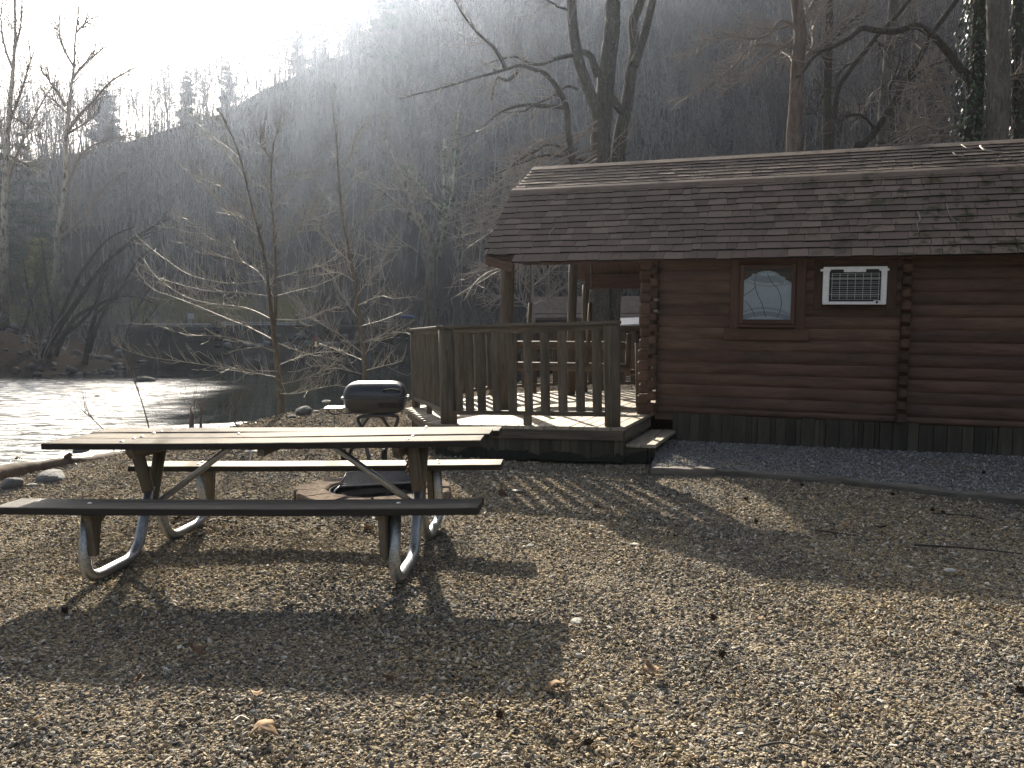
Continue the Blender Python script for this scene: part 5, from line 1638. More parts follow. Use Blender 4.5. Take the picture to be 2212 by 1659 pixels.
# --- young sycamore on the near bank
SY = 13.2
T = Tree('young_sycamore', 'young bare sycamore with pale arching branches on the near bank left of the grill', None, 'tree')
main = T.stem(limb_path([(608, 905), (606, 860), (602, 815), (597, 765), (591, 722)], SY), .056, .042, 16)
st1 = T.stem(limb_path([(592, 730), (586, 680), (580, 620), (574, 565), (560, 505), (545, 450), (530, 385), (512, 320), (490, 270), (470, 235)], SY, -.5, 1), .034, .006, pw=1.3)
st2 = T.stem(limb_path([(592, 726), (595, 660), (596, 590), (593, 510), (588, 455), (586, 390), (588, 335), (597, 290), (607, 262)], SY, .5, 2), .034, .006, pw=1.3)
PS = par(step=(.3, .14, .10, .08), wig=.20, up=.30, dens=(2.2, 3.4, 5.0, 4.0), ratio=.34, lmin=.06, ang=(.45, 1.15), rmin=.0033, maxl=2, bare=.12)
BR = [
 [(600, 802), (540, 800), (450, 789), (377, 779), (317, 770), (262, 752), (240, 738)], [(598, 815), (560, 808), (500, 800), (470, 797)],
 [(596, 760), (545, 742), (480, 727), (400, 722), (330, 700)], [(592, 735), (540, 708), (500, 692), (433, 664), (377, 642), (327, 622), (293, 580)],
 [(587, 690), (530, 665), (450, 655), (395, 638), (340, 600), (310, 560)], [(582, 640), (520, 632), (450, 628), (390, 615), (345, 600)],
 [(577, 605), (520, 612), (478, 610), (410, 594), (360, 562), (320, 532), (293, 508)], [(572, 570), (520, 545), (470, 520), (420, 480), (380, 470)],
 [(560, 510), (520, 480), (478, 440), (440, 400), (410, 372), (385, 345)], [(545, 452), (500, 415), (450, 385), (420, 370)],
 [(531, 390), (500, 345), (465, 300), (430, 270), (405, 240)], [(520, 345), (480, 310), (450, 295), (418, 290)], [(500, 290), (475, 262), (440, 245)],
 [(560, 500), (535, 478), (520, 462), (500, 455)], [(575, 585), (500, 560), (450, 548), (400, 520), (372, 488)],
 [(594, 640), (640, 628), (690, 615), (740, 590)], [(596, 600), (650, 585), (700, 570), (735, 545)], [(594, 530), (640, 500), (672, 460), (690, 420)],
 [(592, 495), (650, 480), (700, 465), (725, 455)], [(588, 455), (615, 425), (645, 395), (668, 380)], [(586, 400), (620, 380), (660, 372), (700, 370)], [(588, 350), (575, 330), (562, 310), (568, 285)],
 [(598, 290), (612, 262), (615, 240)], [(596, 690), (650, 690), (700, 672), (740, 660)], [(597, 740), (650, 760), (690, 770), (740, 780)], [(600, 790), (650, 770), (700, 760), (750, 758)], [(603, 830), (650, 820), (700, 800), (735, 770)],
 [(604, 850), (640, 850), (690, 838), (740, 830)], [(590, 640), (560, 590), (520, 560), (505, 520)], [(588, 420), (570, 405), (548, 395), (535, 380)]]
for k, b in enumerate(BR):
    rg = random.Random(100 + k)
    p = limb_path(b, SY, rg.uniform(-2.2, 2.2), 100 + k)
    L = np.linalg.norm(p[-1] - p[0])
    T.stem(p, .004 + .0022 * min(L, 2.6), .0033, 6, .05, False)
    T.twigs(p, int(7 + 8 * L), .55, .0055, PS, 200 + k, .12, 1, (0, 0, .25))
T.twigs(st1, 22, .6, .009, PS, 300, .3, 1, (0, 0, .3)); T.twigs(st2, 24, .6, .009, PS, 301, .3, 1, (0, 0, .3))
T.done(M['bark_sap'], M['twig_pale'])
# --- second sapling nearer the deck
SY2 = 17.0
T = Tree('slender_sapling', 'slender leaning sapling with pale branches rising behind the grill', None, 'tree')
st = T.stem(limb_path([(790, 850), (788, 800), (783, 740), (775, 690), (770, 630), (760, 575), (748, 510), (738, 450), (732, 380), (728, 320), (722, 260), (716, 200)], SY2), .058, .008)
for k, b in enumerate([[(785, 765), (730, 720), (680, 690), (640, 640), (610, 610)], [(786, 770), (800, 745), (802, 720), (798, 690)], [(775, 690), (740, 640), (720, 600), (700, 580)], [(770, 640), (800, 600), (830, 560), (845, 520)],
 [(772, 660), (820, 640), (850, 645), (900, 640)], [(760, 570), (720, 530), (690, 480), (660, 450)], [(745, 500), (790, 470), (820, 430), (830, 400)], [(738, 450), (700, 420), (680, 370), (670, 330)], [(735, 420), (770, 380), (800, 370), (850, 365)],
 [(730, 350), (700, 310), (680, 270)], [(732, 380), (760, 330), (770, 290), (790, 270)], [(790, 800), (830, 790), (870, 780)], [(784, 740), (840, 720), (880, 718)], [(778, 705), (830, 690), (880, 670)], [(790, 810), (750, 800), (700, 790), (660, 795)], [(787, 780), (740, 760), (690, 742)], [(768, 610), (735, 590), (700, 592), (660, 600)]]):
    rg = random.Random(400 + k); p = limb_path(b, SY2, rg.uniform(-2.5, 2.5), 400 + k); L = np.linalg.norm(p[-1] - p[0])
    T.stem(p, .005 + .0032 * min(L, 2.4), .0042, 6, .05, False); T.twigs(p, int(6 + 7 * L), .6, .0065, par(**{**PS, 'rmin': .004}), 420 + k, .1, 1, (0, 0, .2))
T.twigs(st, 26, .8, .009, par(**{**PS, 'rmin': .005}), 440, .35, 1, (0, 0, .3))
T.done(M['bark_sap'], M['twig_pale'])

def R2(x, y): return (737.3 + x * .33333, y * .33333)
def R3(x, y): return (1474.7 + x * .33333, y * .33333)
def px(f, L): return [f(*p) for p in L]
# --- great many-stemmed tree behind the porch
BY2 = 25.0
T = Tree('multi_stem_tree', 'great dark tree with several upright stems rising behind the porch roof', None, 'tree')
K = BY2 / 1794
m1 = T.stem(np.concatenate([limb_path([(1297, 790), (1294, 700), (1293, 620), (1294, 520), (1294, 420)], BY2, 0, 1, 8), limb_path(px(R2, [(1672, 1080), (1680, 900), (1700, 700), (1730, 400), (1755, 200), (1762, 0), (1768, -250), (1790, -600)]), BY2, 0, 2)[1:]]), 24 * K, 12 * K, 18, .06)
m2 = T.stem(limb_path(px(R2, [(1668, 770), (1645, 690), (1590, 550), (1540, 400), (1505, 200), (1492, 0), (1480, -250), (1440, -600)]), BY2 - .1, -.6, 3), 13 * K, 9 * K, 14, .06)
m3 = T.stem(np.concatenate([limb_path([(1322, 760), (1328, 600), (1331, 480)], BY2 + .3, 0, 4, 6), limb_path(px(R2, [(1792, 1060), (1812, 850), (1850, 680), (1882, 450), (1905, 330), (1890, 150), (1932, 40), (1958, -60), (1980, -300)]), BY2 + .3, .5, 5)[1:]]), 16 * K, 8 * K, 14, .06)
m4 = T.stem(limb_path(px(R2, [(1900, 420), (1930, 330), (1965, 220), (2010, 40), (2035, -80), (2080, -300)]), BY2 + .4, .9, 6), 11 * K, 6 * K, 12, .06)
m3b = T.stem(limb_path(px(R2, [(1735, 560), (1760, 640), (1800, 700), (1830, 730)]), BY2 + .1, .2, 61), 7 * K, 10 * K, 10, .06)
m5 = T.stem(limb_path(px(R2, [(1520, 1150), (1500, 1060), (1470, 850), (1458, 690), (1400, 570), (1330, 485), (1250, 450), (1160, 425), (1060, 452), (960, 480), (850, 510), (650, 570), (480, 612), (380, 640)]), BY2 - .8, -2.5, 7), 8 * K, 1.2 * K, 12, .06, pw=1.5)
l6 = T.stem(limb_path(px(R2, [(1660, 490), (1640, 430), (1615, 365), (1565, 338), (1480, 360), (1380, 385), (1300, 415), (1220, 410), (1140, 370), (1060, 380), (950, 410), (860, 460)]), BY2, -1.5, 8), 9.5 * K, 1.2 * K, 12, .06, pw=1.6)
l7 = T.stem(limb_path(px(R2, [(1060, 440), (1040, 390), (990, 310), (935, 260), (870, 200), (800, 110), (740, 10), (700, -60)]), BY2 - 1.9, -.8, 9), 4.5 * K, 1.2 * K, 10, .06, pw=1.4)
l8 = T.stem(limb_path(px(R2, [(1445, 695), (1330, 690), (1200, 680), (1080, 705), (1000, 750), (920, 820), (830, 875), (720, 910)]), BY2 - .9, -2, 10), 5 * K, 1.0 * K, 10, .06, pw=1.5)
l9 = T.stem(limb_path(px(R2, [(1620, 1055), (1520, 1025), (1380, 1005), (1280, 1015), (1200, 1045), (1100, 1080), (1000, 1130), (880, 1170)]), BY2 - .3, -2, 11), 4.5 * K, 1.0 * K, 10, .06, pw=1.5)
l10 = T.stem(limb_path(px(R2, [(1150, 455), (1085, 520), (1020, 505), (990, 560), (975, 650)]), BY2 - 1.9, .5, 12), 4 * K, 1.5 * K, 8, .06)
l11 = T.stem(limb_path(px(R2, [(1480, 1000), (1420, 950), (1340, 935), (1260, 980), (1150, 1040), (1090, 1090)]), BY2 - .9, -.8, 13), 4.5 * K, 1.2 * K, 8, .06)
l12 = T.stem(limb_path(px(R2, [(1530, 580), (1460, 560), (1380, 620), (1250, 680), (1180, 720), (1050, 730)]), BY2 - .4, -1, 14), 3.2 * K, 1.2 * K, 8, .06)
l13 = T.stem(limb_path(px(R2, [(1460, 60), (1400, 40), (1350, 10), (1300, -10)]), BY2 - .4, -1, 15), 3 * K, 1.2 * K, 8, .06)
PB = par(step=(.4, .25, .2, .16), wig=.30, up=.10, dens=(1.6, 2.2, 2.6), ratio=.42, lmin=.14, ang=(.5, 1.2), rmin=.0085, maxl=3, bare=.1)
for k, (s_, c_) in enumerate(((m5, 26), (l6, 20), (l7, 14), (l8, 20), (l9, 20), (l10, 8), (l11, 14), (l12, 12), (l13, 8))): T.twigs(s_, c_, 1.35, .017, PB, 500 + k, .25, 1)
for k, s_ in enumerate((m1, m2, m3, m4)): T.twigs(s_, 9, 2.0, .022, PB, 520 + k, .35, .95)
rg = random.Random(9)
for k in range(16):
    y0 = rg.uniform(440, 640); a = limb_path([(1290, y0 - 180), (1200 - rg.uniform(0, 60), y0 - 110 + rg.uniform(-40, 40)), (1110 - rg.uniform(0, 60), y0 - 50), (1020 - rg.uniform(0, 80), y0 + rg.uniform(-20, 30))], BY2 - 1, rg.uniform(-4, 2), 540 + k)
    T.stem(a, 2.6 * K, .9 * K, 6, .05, False); T.twigs(a, 15, 1.2, .013, PB, 560 + k, .15, 1)
T.done(M['bark_dark'], M['twig_brown'])

# --- ivy clad tree left of the porch
def ivy_on(mb, pts, r, n, size, seed, spread=1.0, side=None, loc=(0, 0, 0)):
    rg = random.Random(seed); loc = np.array(loc)
    for k in range(n):
        p, t = along_pts(pts, rg.random() * .998)
        d = np.array(deflect(tuple(t), PI / 2, rg))
        if side is not None:
            d = d + np.array(side) * rg.random(); d /= np.linalg.norm(d)
        c = p + d * (r + abs(rg.gauss(0, .5)) * r * spread) - loc
        nn = np.array(vnorm((d[0] + rg.uniform(-.6, .6), d[1] + rg.uniform(-.6, .6), d[2] + rg.uniform(-.2, .8))))
        a = np.cross(nn, (0, 0, 1)); a /= np.linalg.norm(a) + 1e-9; b = np.cross(nn, a)
        s_ = size * rg.uniform(.6, 1.3)
        mb.add([c - b * s_ * .7, c + a * s_ * .55 - b * s_ * .1, c + a * s_ * .2 + b * s_ * .5, c + b * s_ * .9, c - a * s_ * .2 + b * s_ * .5, c - a * s_ * .55 - b * s_ * .1], [(0, 1, 2, 3, 4, 5)], None, rg.random())
IY = 36.0; K = IY / 1794
T = Tree('ivy_clad_tree', 'pale branching tree with green ivy on its stems between the grill and the porch', None, 'tree')
a0 = T.stem(limb_path([(930, 720), (929, 640), (930, 560), (926, 510), (912, 480), (903, 460)], IY, 0, 1), 11 * K, 6 * K)
b1 = T.stem(limb_path([(926, 540), (905, 490), (885, 430), (868, 380), (845, 330), (830, 290), (828, 250)], IY, -1, 2), 5 * K, 2 * K)
b2 = T.stem(limb_path([(900, 480), (870, 450), (835, 420), (800, 395), (772, 382)], IY, -2, 3), 4 * K, 1.5 * K)
b3 = T.stem(limb_path([(965, 470), (940, 440), (920, 415), (895, 385), (870, 352)], IY, 1, 4), 4 * K, 3 * K)
b4 = T.stem(limb_path([(950, 560), (958, 470), (958, 400), (955, 345), (960, 300)], IY, 1, 5), 4 * K, 2 * K)
b5 = T.stem(limb_path([(960, 480), (976, 420), (980, 360), (984, 300), (990, 240)], IY, 1.5, 6), 3.5 * K, 1.6 * K)
b6 = T.stem(limb_path([(905, 550), (880, 530), (850, 545), (810, 540), (780, 555)], IY, -1.5, 7), 3 * K, 1.2 * K)
b7 = T.stem(limb_path([(955, 460), (925, 430), (880, 412), (830, 408)], IY, -1, 8), 3 * K, 1.2 * K)
PI_ = par(step=(.5, .35, .25), wig=.25, up=.2, dens=(1.4, 1.8, 2.0), ratio=.45, lmin=.2, rmin=.011, maxl=3)
for k, s_ in enumerate((b1, b2, b3, b4, b5, b6, b7)): T.twigs(s_, 16, 2.0, .02, PI_, 600 + k, .2, 1)
T.done(M['bark_syc'], M['twig_pale'])
mb = MB()
for k, (s_, n_) in enumerate(((b3, 260), (b4, 330), (b5, 240), (a0, 260))): ivy_on(mb, s_, .10, n_, .085, 610 + k, 1.4)
mb.build('ivy', M['ivy_dull'], T.root)

# --- trunks rising behind the cabin roof
PR = par(step=(.45, .28, .2, .16), wig=.27, up=.16, dens=(1.5, 2.1, 2.6), ratio=.46, lmin=.16, ang=(.5, 1.15), rmin=.0085, maxl=3, bare=.1)
def trunk_tree(name, label, Y, stems, group, mbk, mtw, tw=8, seed=0, base=None):
    T = Tree(name, label, group, 'tree'); K = Y / 1794; out = []
    for k, (pts, r0, r1) in enumerate(stems):
        p = list(pts)
        if k == 0:
            gz = tz(at(p[0][0], 700, Y)[0], Y); yy = 712.7 - (gz - CAM_H) / Y * 1794 + 3
            p = [(p[0][0] - (p[1][0] - p[0][0]) * .6, yy), (p[0][0] - (p[1][0] - p[0][0]) * .3, (yy + p[0][1]) / 2)] + p
        s_ = T.stem(limb_path(p, Y + .1 * k, (0 if k == 0 else random.Random(seed + k).uniform(-2, 2)), seed + k), r0 * K, r1 * K, 16 if r0 > 8 else 9, .05, r0 > 6)
        out.append(s_)
        if tw: T.twigs(s_, int(tw * 1.6) if k == 0 else int(tw * 2.8), 1.7 if k == 0 else 1.5, .018, PR, seed * 7 + k, .45 if k == 0 else .2, 1)
    T.stems = out
    T.done(mbk, mtw); return T
T1 = trunk_tree('sycamore_tree', 'flaking tan trunk, reddest of the trunks above the middle of the roof', 27, [
 (px(R3, [(718, 1000), (725, 800), (738, 600), (748, 400), (760, 250), (752, 120), (735, 0), (720, -200), (700, -500)]), 17, 10),
 (px(R3, [(755, 430), (790, 380), (850, 300), (850, 200), (880, 100), (930, -40)]), 6, 3.5),
 (px(R3, [(715, 400), (690, 360), (660, 345), (640, 330)]), 3, 1.6),
 (px(R3, [(740, 230), (690, 280), (600, 330), (520, 390), (430, 470), (350, 540), (250, 600)]), 4, 1.2),
 (px(R3, [(735, 180), (640, 130), (560, 220), (480, 250), (390, 245), (335, 215)]), 4, 1.2),
 (px(R3, [(700, 300), (560, 290), (440, 300), (340, 420), (200, 520), (60, 610), (-60, 650)]), 3.4, 1.0),
 (px(R3, [(745, 120), (640, 180), (480, 180), (350, 230), (200, 250), (60, 320), (-60, 380)]), 3.4, 1.0),
 (px(R3, [(760, 260), (850, 330), (960, 220), (1060, 130), (1200, 60)]), 3, 1.2),
 (px(R3, [(755, 200), (800, 100), (870, -30)]), 4, 2)], 'trunks behind the cabin roof', M['bark_tan'], M['twig_brown'], 12, 21)
trunk_tree('dark_trunk_tree', 'narrow dark trunk just right of the flaking tan trunk above the roof', 33, [
 (px(R3, [(935, 990), (935, 850), (935, 700), (940, 450), (946, 250), (950, 100), (955, 0), (960, -300)]), 10.5, 7),
 (px(R3, [(940, 560), (900, 640), (860, 720), (800, 740)]), 3, 1.2), (px(R3, [(945, 300), (1010, 220), (1100, 130), (1200, 60)]), 4, 1.4), (px(R3, [(940, 430), (880, 330), (800, 280), (720, 300)]), 3.4, 1.2)], 'trunks behind the cabin roof', M['bark_dark'], M['twig_dark'], 10, 31)
trunk_tree('grey_trunk_tree', 'straight pale grey trunk with bright bark midway between the tan trunk and the ivy trunks', 36, [
 (px(R3, [(1290, 990), (1295, 900), (1310, 650), (1330, 450), (1345, 250), (1362, 80), (1375, -60), (1400, -350)]), 13, 9),
 (px(R3, [(1330, 480), (1400, 560), (1480, 470), (1600, 420), (1700, 400)]), 4, 1.4), (px(R3, [(1320, 560), (1240, 600), (1180, 700), (1130, 740)]), 3, 1.2), (px(R3, [(1350, 200), (1430, 100), (1500, -20)]), 4, 1.6)], 'trunks behind the cabin roof', M['bark_grey'], M['twig_brown'], 10, 41)
trunk_tree('leaning_tree', 'dark right-leaning tree with forked limbs between the grey trunk and the ivy trunks', 30, [
 (px(R3, [(1120, 1000), (1160, 940), (1250, 850), (1320, 740), (1380, 640), (1440, 520), (1520, 400), (1600, 240), (1680, 130), (1760, 20), (1820, -80)]), 8.5, 5),
 (px(R3, [(1400, 600), (1470, 520), (1580, 440), (1680, 400), (1760, 390)]), 4.2, 1.8), (px(R3, [(1350, 690), (1340, 560), (1400, 470), (1430, 380)]), 3.2, 1.4), (px(R3, [(1560, 320), (1480, 260), (1400, 200)]), 3, 1.2), (px(R3, [(1250, 850), (1180, 760), (1080, 740), (980, 780)]), 3.2, 1.4)], 'trunks behind the cabin roof', M['bark_dark'], M['twig_dark'], 10, 51)
trunk_tree('second_leaning_tree', 'thinner dark leaning trunk left of the straight grey trunk', 34, [
 (px(R3, [(960, 1000), (1000, 600), (1060, 490), (1120, 400), (1200, 310), (1260, 230), (1340, 150), (1420, 60), (1500, -40)]), 6.5, 4.5),
 (px(R3, [(1120, 400), (1050, 430), (980, 520), (930, 560)]), 3, 1.2), (px(R3, [(1240, 250), (1300, 300), (1380, 310)]), 2.6, 1.2)], 'trunks behind the cabin roof', M['bark_dark'], M['twig_dark'], 9, 61)
HY = 25.5
Th = trunk_tree('ivy_trunk_tree', 'dark mossy trunk hung with glossy ivy on its left and one big arching limb', HY, [
 (px(R3, [(1878, 960), (1885, 860), (1895, 650), (1905, 450), (1915, 250), (1925, 80), (1935, -60), (1950, -300)]), 17, 13),
 (px(R3, [(1880, 560), (1840, 490), (1790, 430), (1720, 340), (1650, 260), (1590, 205), (1500, 165), (1420, 195), (1330, 205), (1240, 195), (1160, 185), (1090, 240), (1000, 290), (900, 330), (840, 380), (790, 450), (740, 500)]), 9, 3),
 (px(R3, [(1880, 880), (1760, 820), (1650, 840), (1560, 810), (1450, 850), (1380, 850)]), 4, 1.2), (px(R3, [(1890, 760), (1780, 740), (1660, 760), (1520, 800), (1400, 830)]), 3.2, 1.0), (px(R3, [(1870, 500), (1960, 515), (2060, 520), (2130, 490), (2230, 465)]), 2.4, 1.4),
 (px(R3, [(1880, 660), (1780, 640), (1660, 620), (1560, 570), (1440, 545)]), 3, 1.0), (px(R3, [(1890, 580), (1800, 520), (1700, 530), (1580, 540), (1480, 570)]), 2.6, 1.0), (px(R3, [(1860, 920), (1700, 880), (1560, 900), (1450, 930)]), 3.2, 1.0)], 'trunks behind the cabin roof', M['bark_dark'], M['twig_brown'], 9, 71)
mb = MB(); ivy_on(mb, Th.stems[0], .26, 2600, .075, 72, 1.6, (-1.2, -.3, 0)); mb.build('ivy', M['ivy'], Th.root)
trunk_tree('ridged_trunk_tree', 'thickest upright trunk, pale on its left edge, near the right edge of the photo', HY - .6, [
 (px(R3, [(2035, 960), (2040, 850), (2042, 600), (2045, 400), (2040, 200), (2038, 50), (2036, -100), (2030, -350)]), 22, 20)], 'trunks behind the cabin roof', M['bark_grey'], M['twig_brown'], 0, 81)
Tj = trunk_tree('edge_trunk_tree', 'dark trunk with green ivy on its left, cut by the right edge of the photo', HY + .8, [
 (px(R3, [(2182, 960), (2180, 800), (2176, 500), (2170, 250), (2180, 0), (2190, -300)]), 15, 13), (px(R3, [(2190, 540), (2160, 565), (2110, 560)]), 2, 1)], 'trunks behind the cabin roof', M['bark_dark'], M['twig_brown'], 4, 91)
mb = MB(); ivy_on(mb, Tj.stems[0], .22, 900, .07, 92, .9, (-1.2, -.5, 0)); mb.build('ivy', M['ivy'], Tj.root)
# --- trees seen between the porch posts
trunk_tree('thin_bank_tree', 'thin brown tree standing beyond the deck, seen between the two porch posts', 30, [
 ([(1152, 690), (1150, 640), (1148, 590), (1145, 540), (1150, 440)], 4.5, 3), ([(1150, 640), (1120, 600), (1080, 585), (1050, 570)], 2, 1), ([(1149, 620), (1185, 590), (1220, 560)], 2, 1), ([(1150, 660), (1190, 640), (1230, 610)], 2, 1), ([(1152, 680), (1110, 640), (1060, 650)], 2, 1)], None, M['bark_dark'], M['twig_brown'], 16, 101)

# --- tall trees and leaning clumps on the far left bank
PL = par(step=(.9, .55, .4, .3), wig=.22, up=.28, dens=(1.2, 1.9, 2.2), ratio=.46, lmin=.3, ang=(.4, 1.0), rmin=.009, maxl=3, bare=.1)
def bank_tree(name, label, Y, stems, mbk, mtw, seed, tw, L, group=None, P=PL, bias=(0, 0, .2), trunkmin=5):
    T = Tree(name, label, group, 'tree'); K = Y / 1794
    for k, (pts, r0, r1) in enumerate(stems):
        p = list(pts)
        if k == 0:
            gz = tz(at(p[0][0], 700, Y)[0], Y); p = [(p[0][0], 712.7 - (gz - CAM_H) / Y * 1794 + 2)] + p[1:]
        s_ = T.stem(limb_path(p, Y, (0 if k == 0 else random.Random(seed + k).uniform(-4, 4)), seed + k), r0 * K, r1 * K, 10 if r0 > 4 else 6, .06, r0 >= trunkmin, 1.5)
        T.twigs(s_, tw if k == 0 else int(tw * .7), L * (1 if k == 0 else .7), .03, P, seed * 5 + k, .3 if k == 0 else .15, 1, bias)
    return T.done(mbk, mtw)
bank_tree('tall_sycamore', 'tall pale-topped bare tree at the left edge of the photo', 50, [
 ([(10, 705), (9, 560), (10, 450), (13, 360), (17, 290), (22, 220), (29, 140), (33, 70), (32, 5), (34, -60)], 9.5, 2), ([(14, 350), (6, 300), (-3, 260), (-16, 200)], 5, 2), ([(18, 270), (45, 200), (60, 150), (74, 110)], 3.6, 1.2), ([(12, 400), (50, 300), (80, 240), (110, 190)], 3.6, 1.2), ([(10, 330), (50, 350), (90, 370)], 3, 1), ([(28, 150), (10, 100), (2, 40), (8, -20)], 3, 1.2), ([(30, 110), (44, 60), (48, 0)], 3, 1.2), ([(20, 250), (60, 270), (85, 300)], 3, 1.0)], M['bark_syc'], M['twig_brown'], 701, 30, 4.2)
bank_tree('tall_forked_tree', 'tall bare tree with a long right-hand limb, second from the left edge', 46, [
 ([(112, 775), (117, 680), (121, 600), (124, 520), (132, 460), (140, 400), (142, 330), (146, 260), (154, 190), (160, 140), (162, 90), (168, 40), (170, 15)], 9, 1.4),
 ([(144, 285), (175, 245), (205, 215), (235, 180), (265, 160), (292, 146)], 4, 1.2), ([(142, 230), (120, 195), (100, 165), (86, 150)], 3.4, 1.1), ([(146, 245), (120, 220), (98, 205)], 2.6, 1), ([(157, 170), (180, 140), (205, 118), (222, 105)], 3, 1), ([(160, 145), (140, 110), (130, 80), (128, 45)], 3, 1),
 ([(144, 290), (170, 275), (200, 255), (215, 240)], 3, 1), ([(136, 420), (180, 330), (240, 300), (300, 290)], 3, 1), ([(124, 520), (180, 470), (230, 400), (270, 370)], 3.4, 1.2), ([(165, 70), (185, 50), (200, 40)], 2.4, 1)], M['bark_syc'], M['twig_brown'], 711, 30, 3.4)
for a in ((('leaning_bank_tree', 'black many-stemmed tree clump leaning right over the stony spit at left', 43, [
  ([(95, 775), (120, 720), (160, 660), (210, 590), (270, 530), (330, 490), (370, 470)], 8, 2), ([(105, 770), (112, 690), (100, 600), (90, 520)], 6, 1.5), ([(85, 775), (80, 700), (60, 620), (50, 560)], 5, 1.4), ([(118, 770), (160, 690), (230, 650), (290, 640), (330, 655)], 6, 1.6), ([(125, 700), (170, 600), (230, 520), (290, 490)], 5, 1.4), ([(120, 740), (190, 680), (220, 620), (240, 540)], 5, 1.4)], M['bark_black'], M['twig_dark'], 721, 26, 3.0)),
 (('slim_bank_tree', 'dark twin-stemmed tree leaning right at the tip of the stony spit', 45, [
  ([(182, 768), (195, 720), (208, 670), (215, 610), (240, 560), (290, 520), (330, 500)], 6, 1.6), ([(192, 762), (212, 700), (240, 650), (280, 610), (320, 590)], 5, 1.4), ([(205, 680), (250, 640), (300, 560), (350, 530)], 4, 1.2), ([(210, 640), (190, 580), (185, 520)], 4, 1.2)], M['bark_black'], M['twig_dark'], 731, 26, 2.6)),
 (('bent_bank_tree', 'thin dark leaning tree nearest the bridge on the far bank', 58, [
  ([(262, 760), (278, 715), (300, 660), (325, 620), (350, 590)], 4.6, 1.2), ([(275, 725), (310, 700), (340, 660)], 3, 1), ([(285, 690), (280, 640), (290, 590)], 3, 1)], M['bark_black'], M['twig_dark'], 741, 22, 2.6)),
 (('small_bank_tree', 'small dark sapling on the lawn edge between the two tall bare trees', 47, [
  ([(45, 735), (58, 690), (70, 640), (85, 600), (110, 560)], 3.6, 1), ([(58, 690), (40, 640), (30, 590)], 2.4, 1)], M['bark_black'], M['twig_dark'], 751, 18, 2.4))):
    bank_tree(*a, group='dark trees on the far spit')

# ------------------------------------------------------------------ evergreens
def conifer_mb(seed, h, wd, dens, needle=.16, tiers=15, open_=.0, base=.18):
    rg = random.Random(seed); T, C = MB(), MB()
    n = 8; T.tube([(rg.uniform(-.1, .1) * i / n, rg.uniform(-.1, .1) * i / n, h * i / n) for i in range(n + 1)], np.linspace(h * .013, h * .002, n + 1), 7)
    V, F, R, S = [], [], [], []
    for t in range(tiers):
        f = base + (1 - base) * (t + rg.random()) / tiers
        z = h * f; rad = wd * (1 - f) ** .75 * rg.uniform(.55, 1.1) + .15
        for b in range(rg.randint(4, 6)):
            if rg.random() < open_: continue
            a = rg.uniform(0, 6.28); L = rad * rg.uniform(.6, 1.1); dr = rg.uniform(-.15, .25)
            dv = (math.cos(a), math.sin(a), dr)
            S.append((0, 0, z, dv[0] * L, dv[1] * L, z + dr * L, .025 * L ** .5, .008))
            for k in range(int(dens * L)):
                q = rg.uniform(.25, 1.05); sp = .22 * L * .5 + .12
                c = np.array([dv[0] * L * q + rg.gauss(0, sp), dv[1] * L * q + rg.gauss(0, sp), z + dr * L * q + rg.gauss(0, sp * .45)])
                d1 = np.array([rg.gauss(0, 1), rg.gauss(0, 1), rg.gauss(0, .7)]); d1 /= np.linalg.norm(d1)
                d2 = np.cross(d1, (rg.gauss(0, 1), rg.gauss(0, 1), rg.gauss(0, 1))); d2 /= np.linalg.norm(d2) + 1e-9
                s1, s2 = needle * rg.uniform(.7, 1.5), needle * .32
                k0 = len(V); V += [c - d1 * s1, c + d2 * s2, c + d1 * s1, c - d2 * s2]; F.append((k0, k0 + 1, k0 + 2, k0 + 3)); R += [rg.random()] * 4
    T.segs(S, 3); C.add(V, F, None, np.array(R))
    return T, C
def evergreen(name, x, y, seed, h, wd, dens, m, label, group, **kw):
    z = tz(x, y)
    o = thing(name, label, 'tree', group, (x, y, z - .2))
    T, C = conifer_mb(seed, h, wd, dens, **kw)
    T.build('trunk', M['bark_dark'], o, True); C.build('crown', M[m], o)
    return o
def hill_at(pxx, pyy, hgt):
    """where on the ground along this sight line a tree of height hgt has its top at pixel row pyy"""
    best = None
    for Y in np.arange(60, 260, 1.0):
        x = (pxx - 1106) / 1794 * Y; z = tz(x, Y)
        row = 712.7 - (z + hgt - CAM_H) / Y * 1794
        e = abs(row - pyy)
        if best is None or e < best[0] - .5: best = (e, x, Y)
    return best[1], best[2]
GE = 'pines along the ridge'
for k, (pxx, pyy, h, wd, lab) in enumerate(((835, -10, 19, 4.2, 'tallest hazy pine where the ridge meets the top of the photo'), (815, 40, 15, 3.2, 'narrow hazy pine left of the tallest ridge pine'), (700, 60, 14, 3.0, 'thin ragged pine on the ridge in the bright haze'), (768, 20, 15, 3.4, 'broad hazy pine on the ridge beside the bright sky'), (655, 95, 12, 3.0, 'low flat-topped pine on the ridge'), (238, 222, 11, 3.0, 'small dark pine on the low ridge near the tall bare trees'), (250, 238, 9, 2.4, 'stubby pine just right of the small dark ridge pine'), (505, 170, 12, 2.6, 'slim dark pine halfway up the ridge line'), (420, 192, 12, 3.0, 'dense pine standing over the middle of the ridge'))):
    x, y = hill_at(pxx, pyy, h)
    evergreen('ridge_pine', x, y, 800 + k, h + 2.5, wd * 1.15, 130, 'needle_dark', lab, GE, needle=.26, open_=.2, base=.25)
x, y = hill_at(685, 215, 10); evergreen('hillside_pine', x, y, 820, 10, 2.6, 110, 'needle_olive', 'single pale green pine in the middle of the hazy hillside', None, needle=.2)
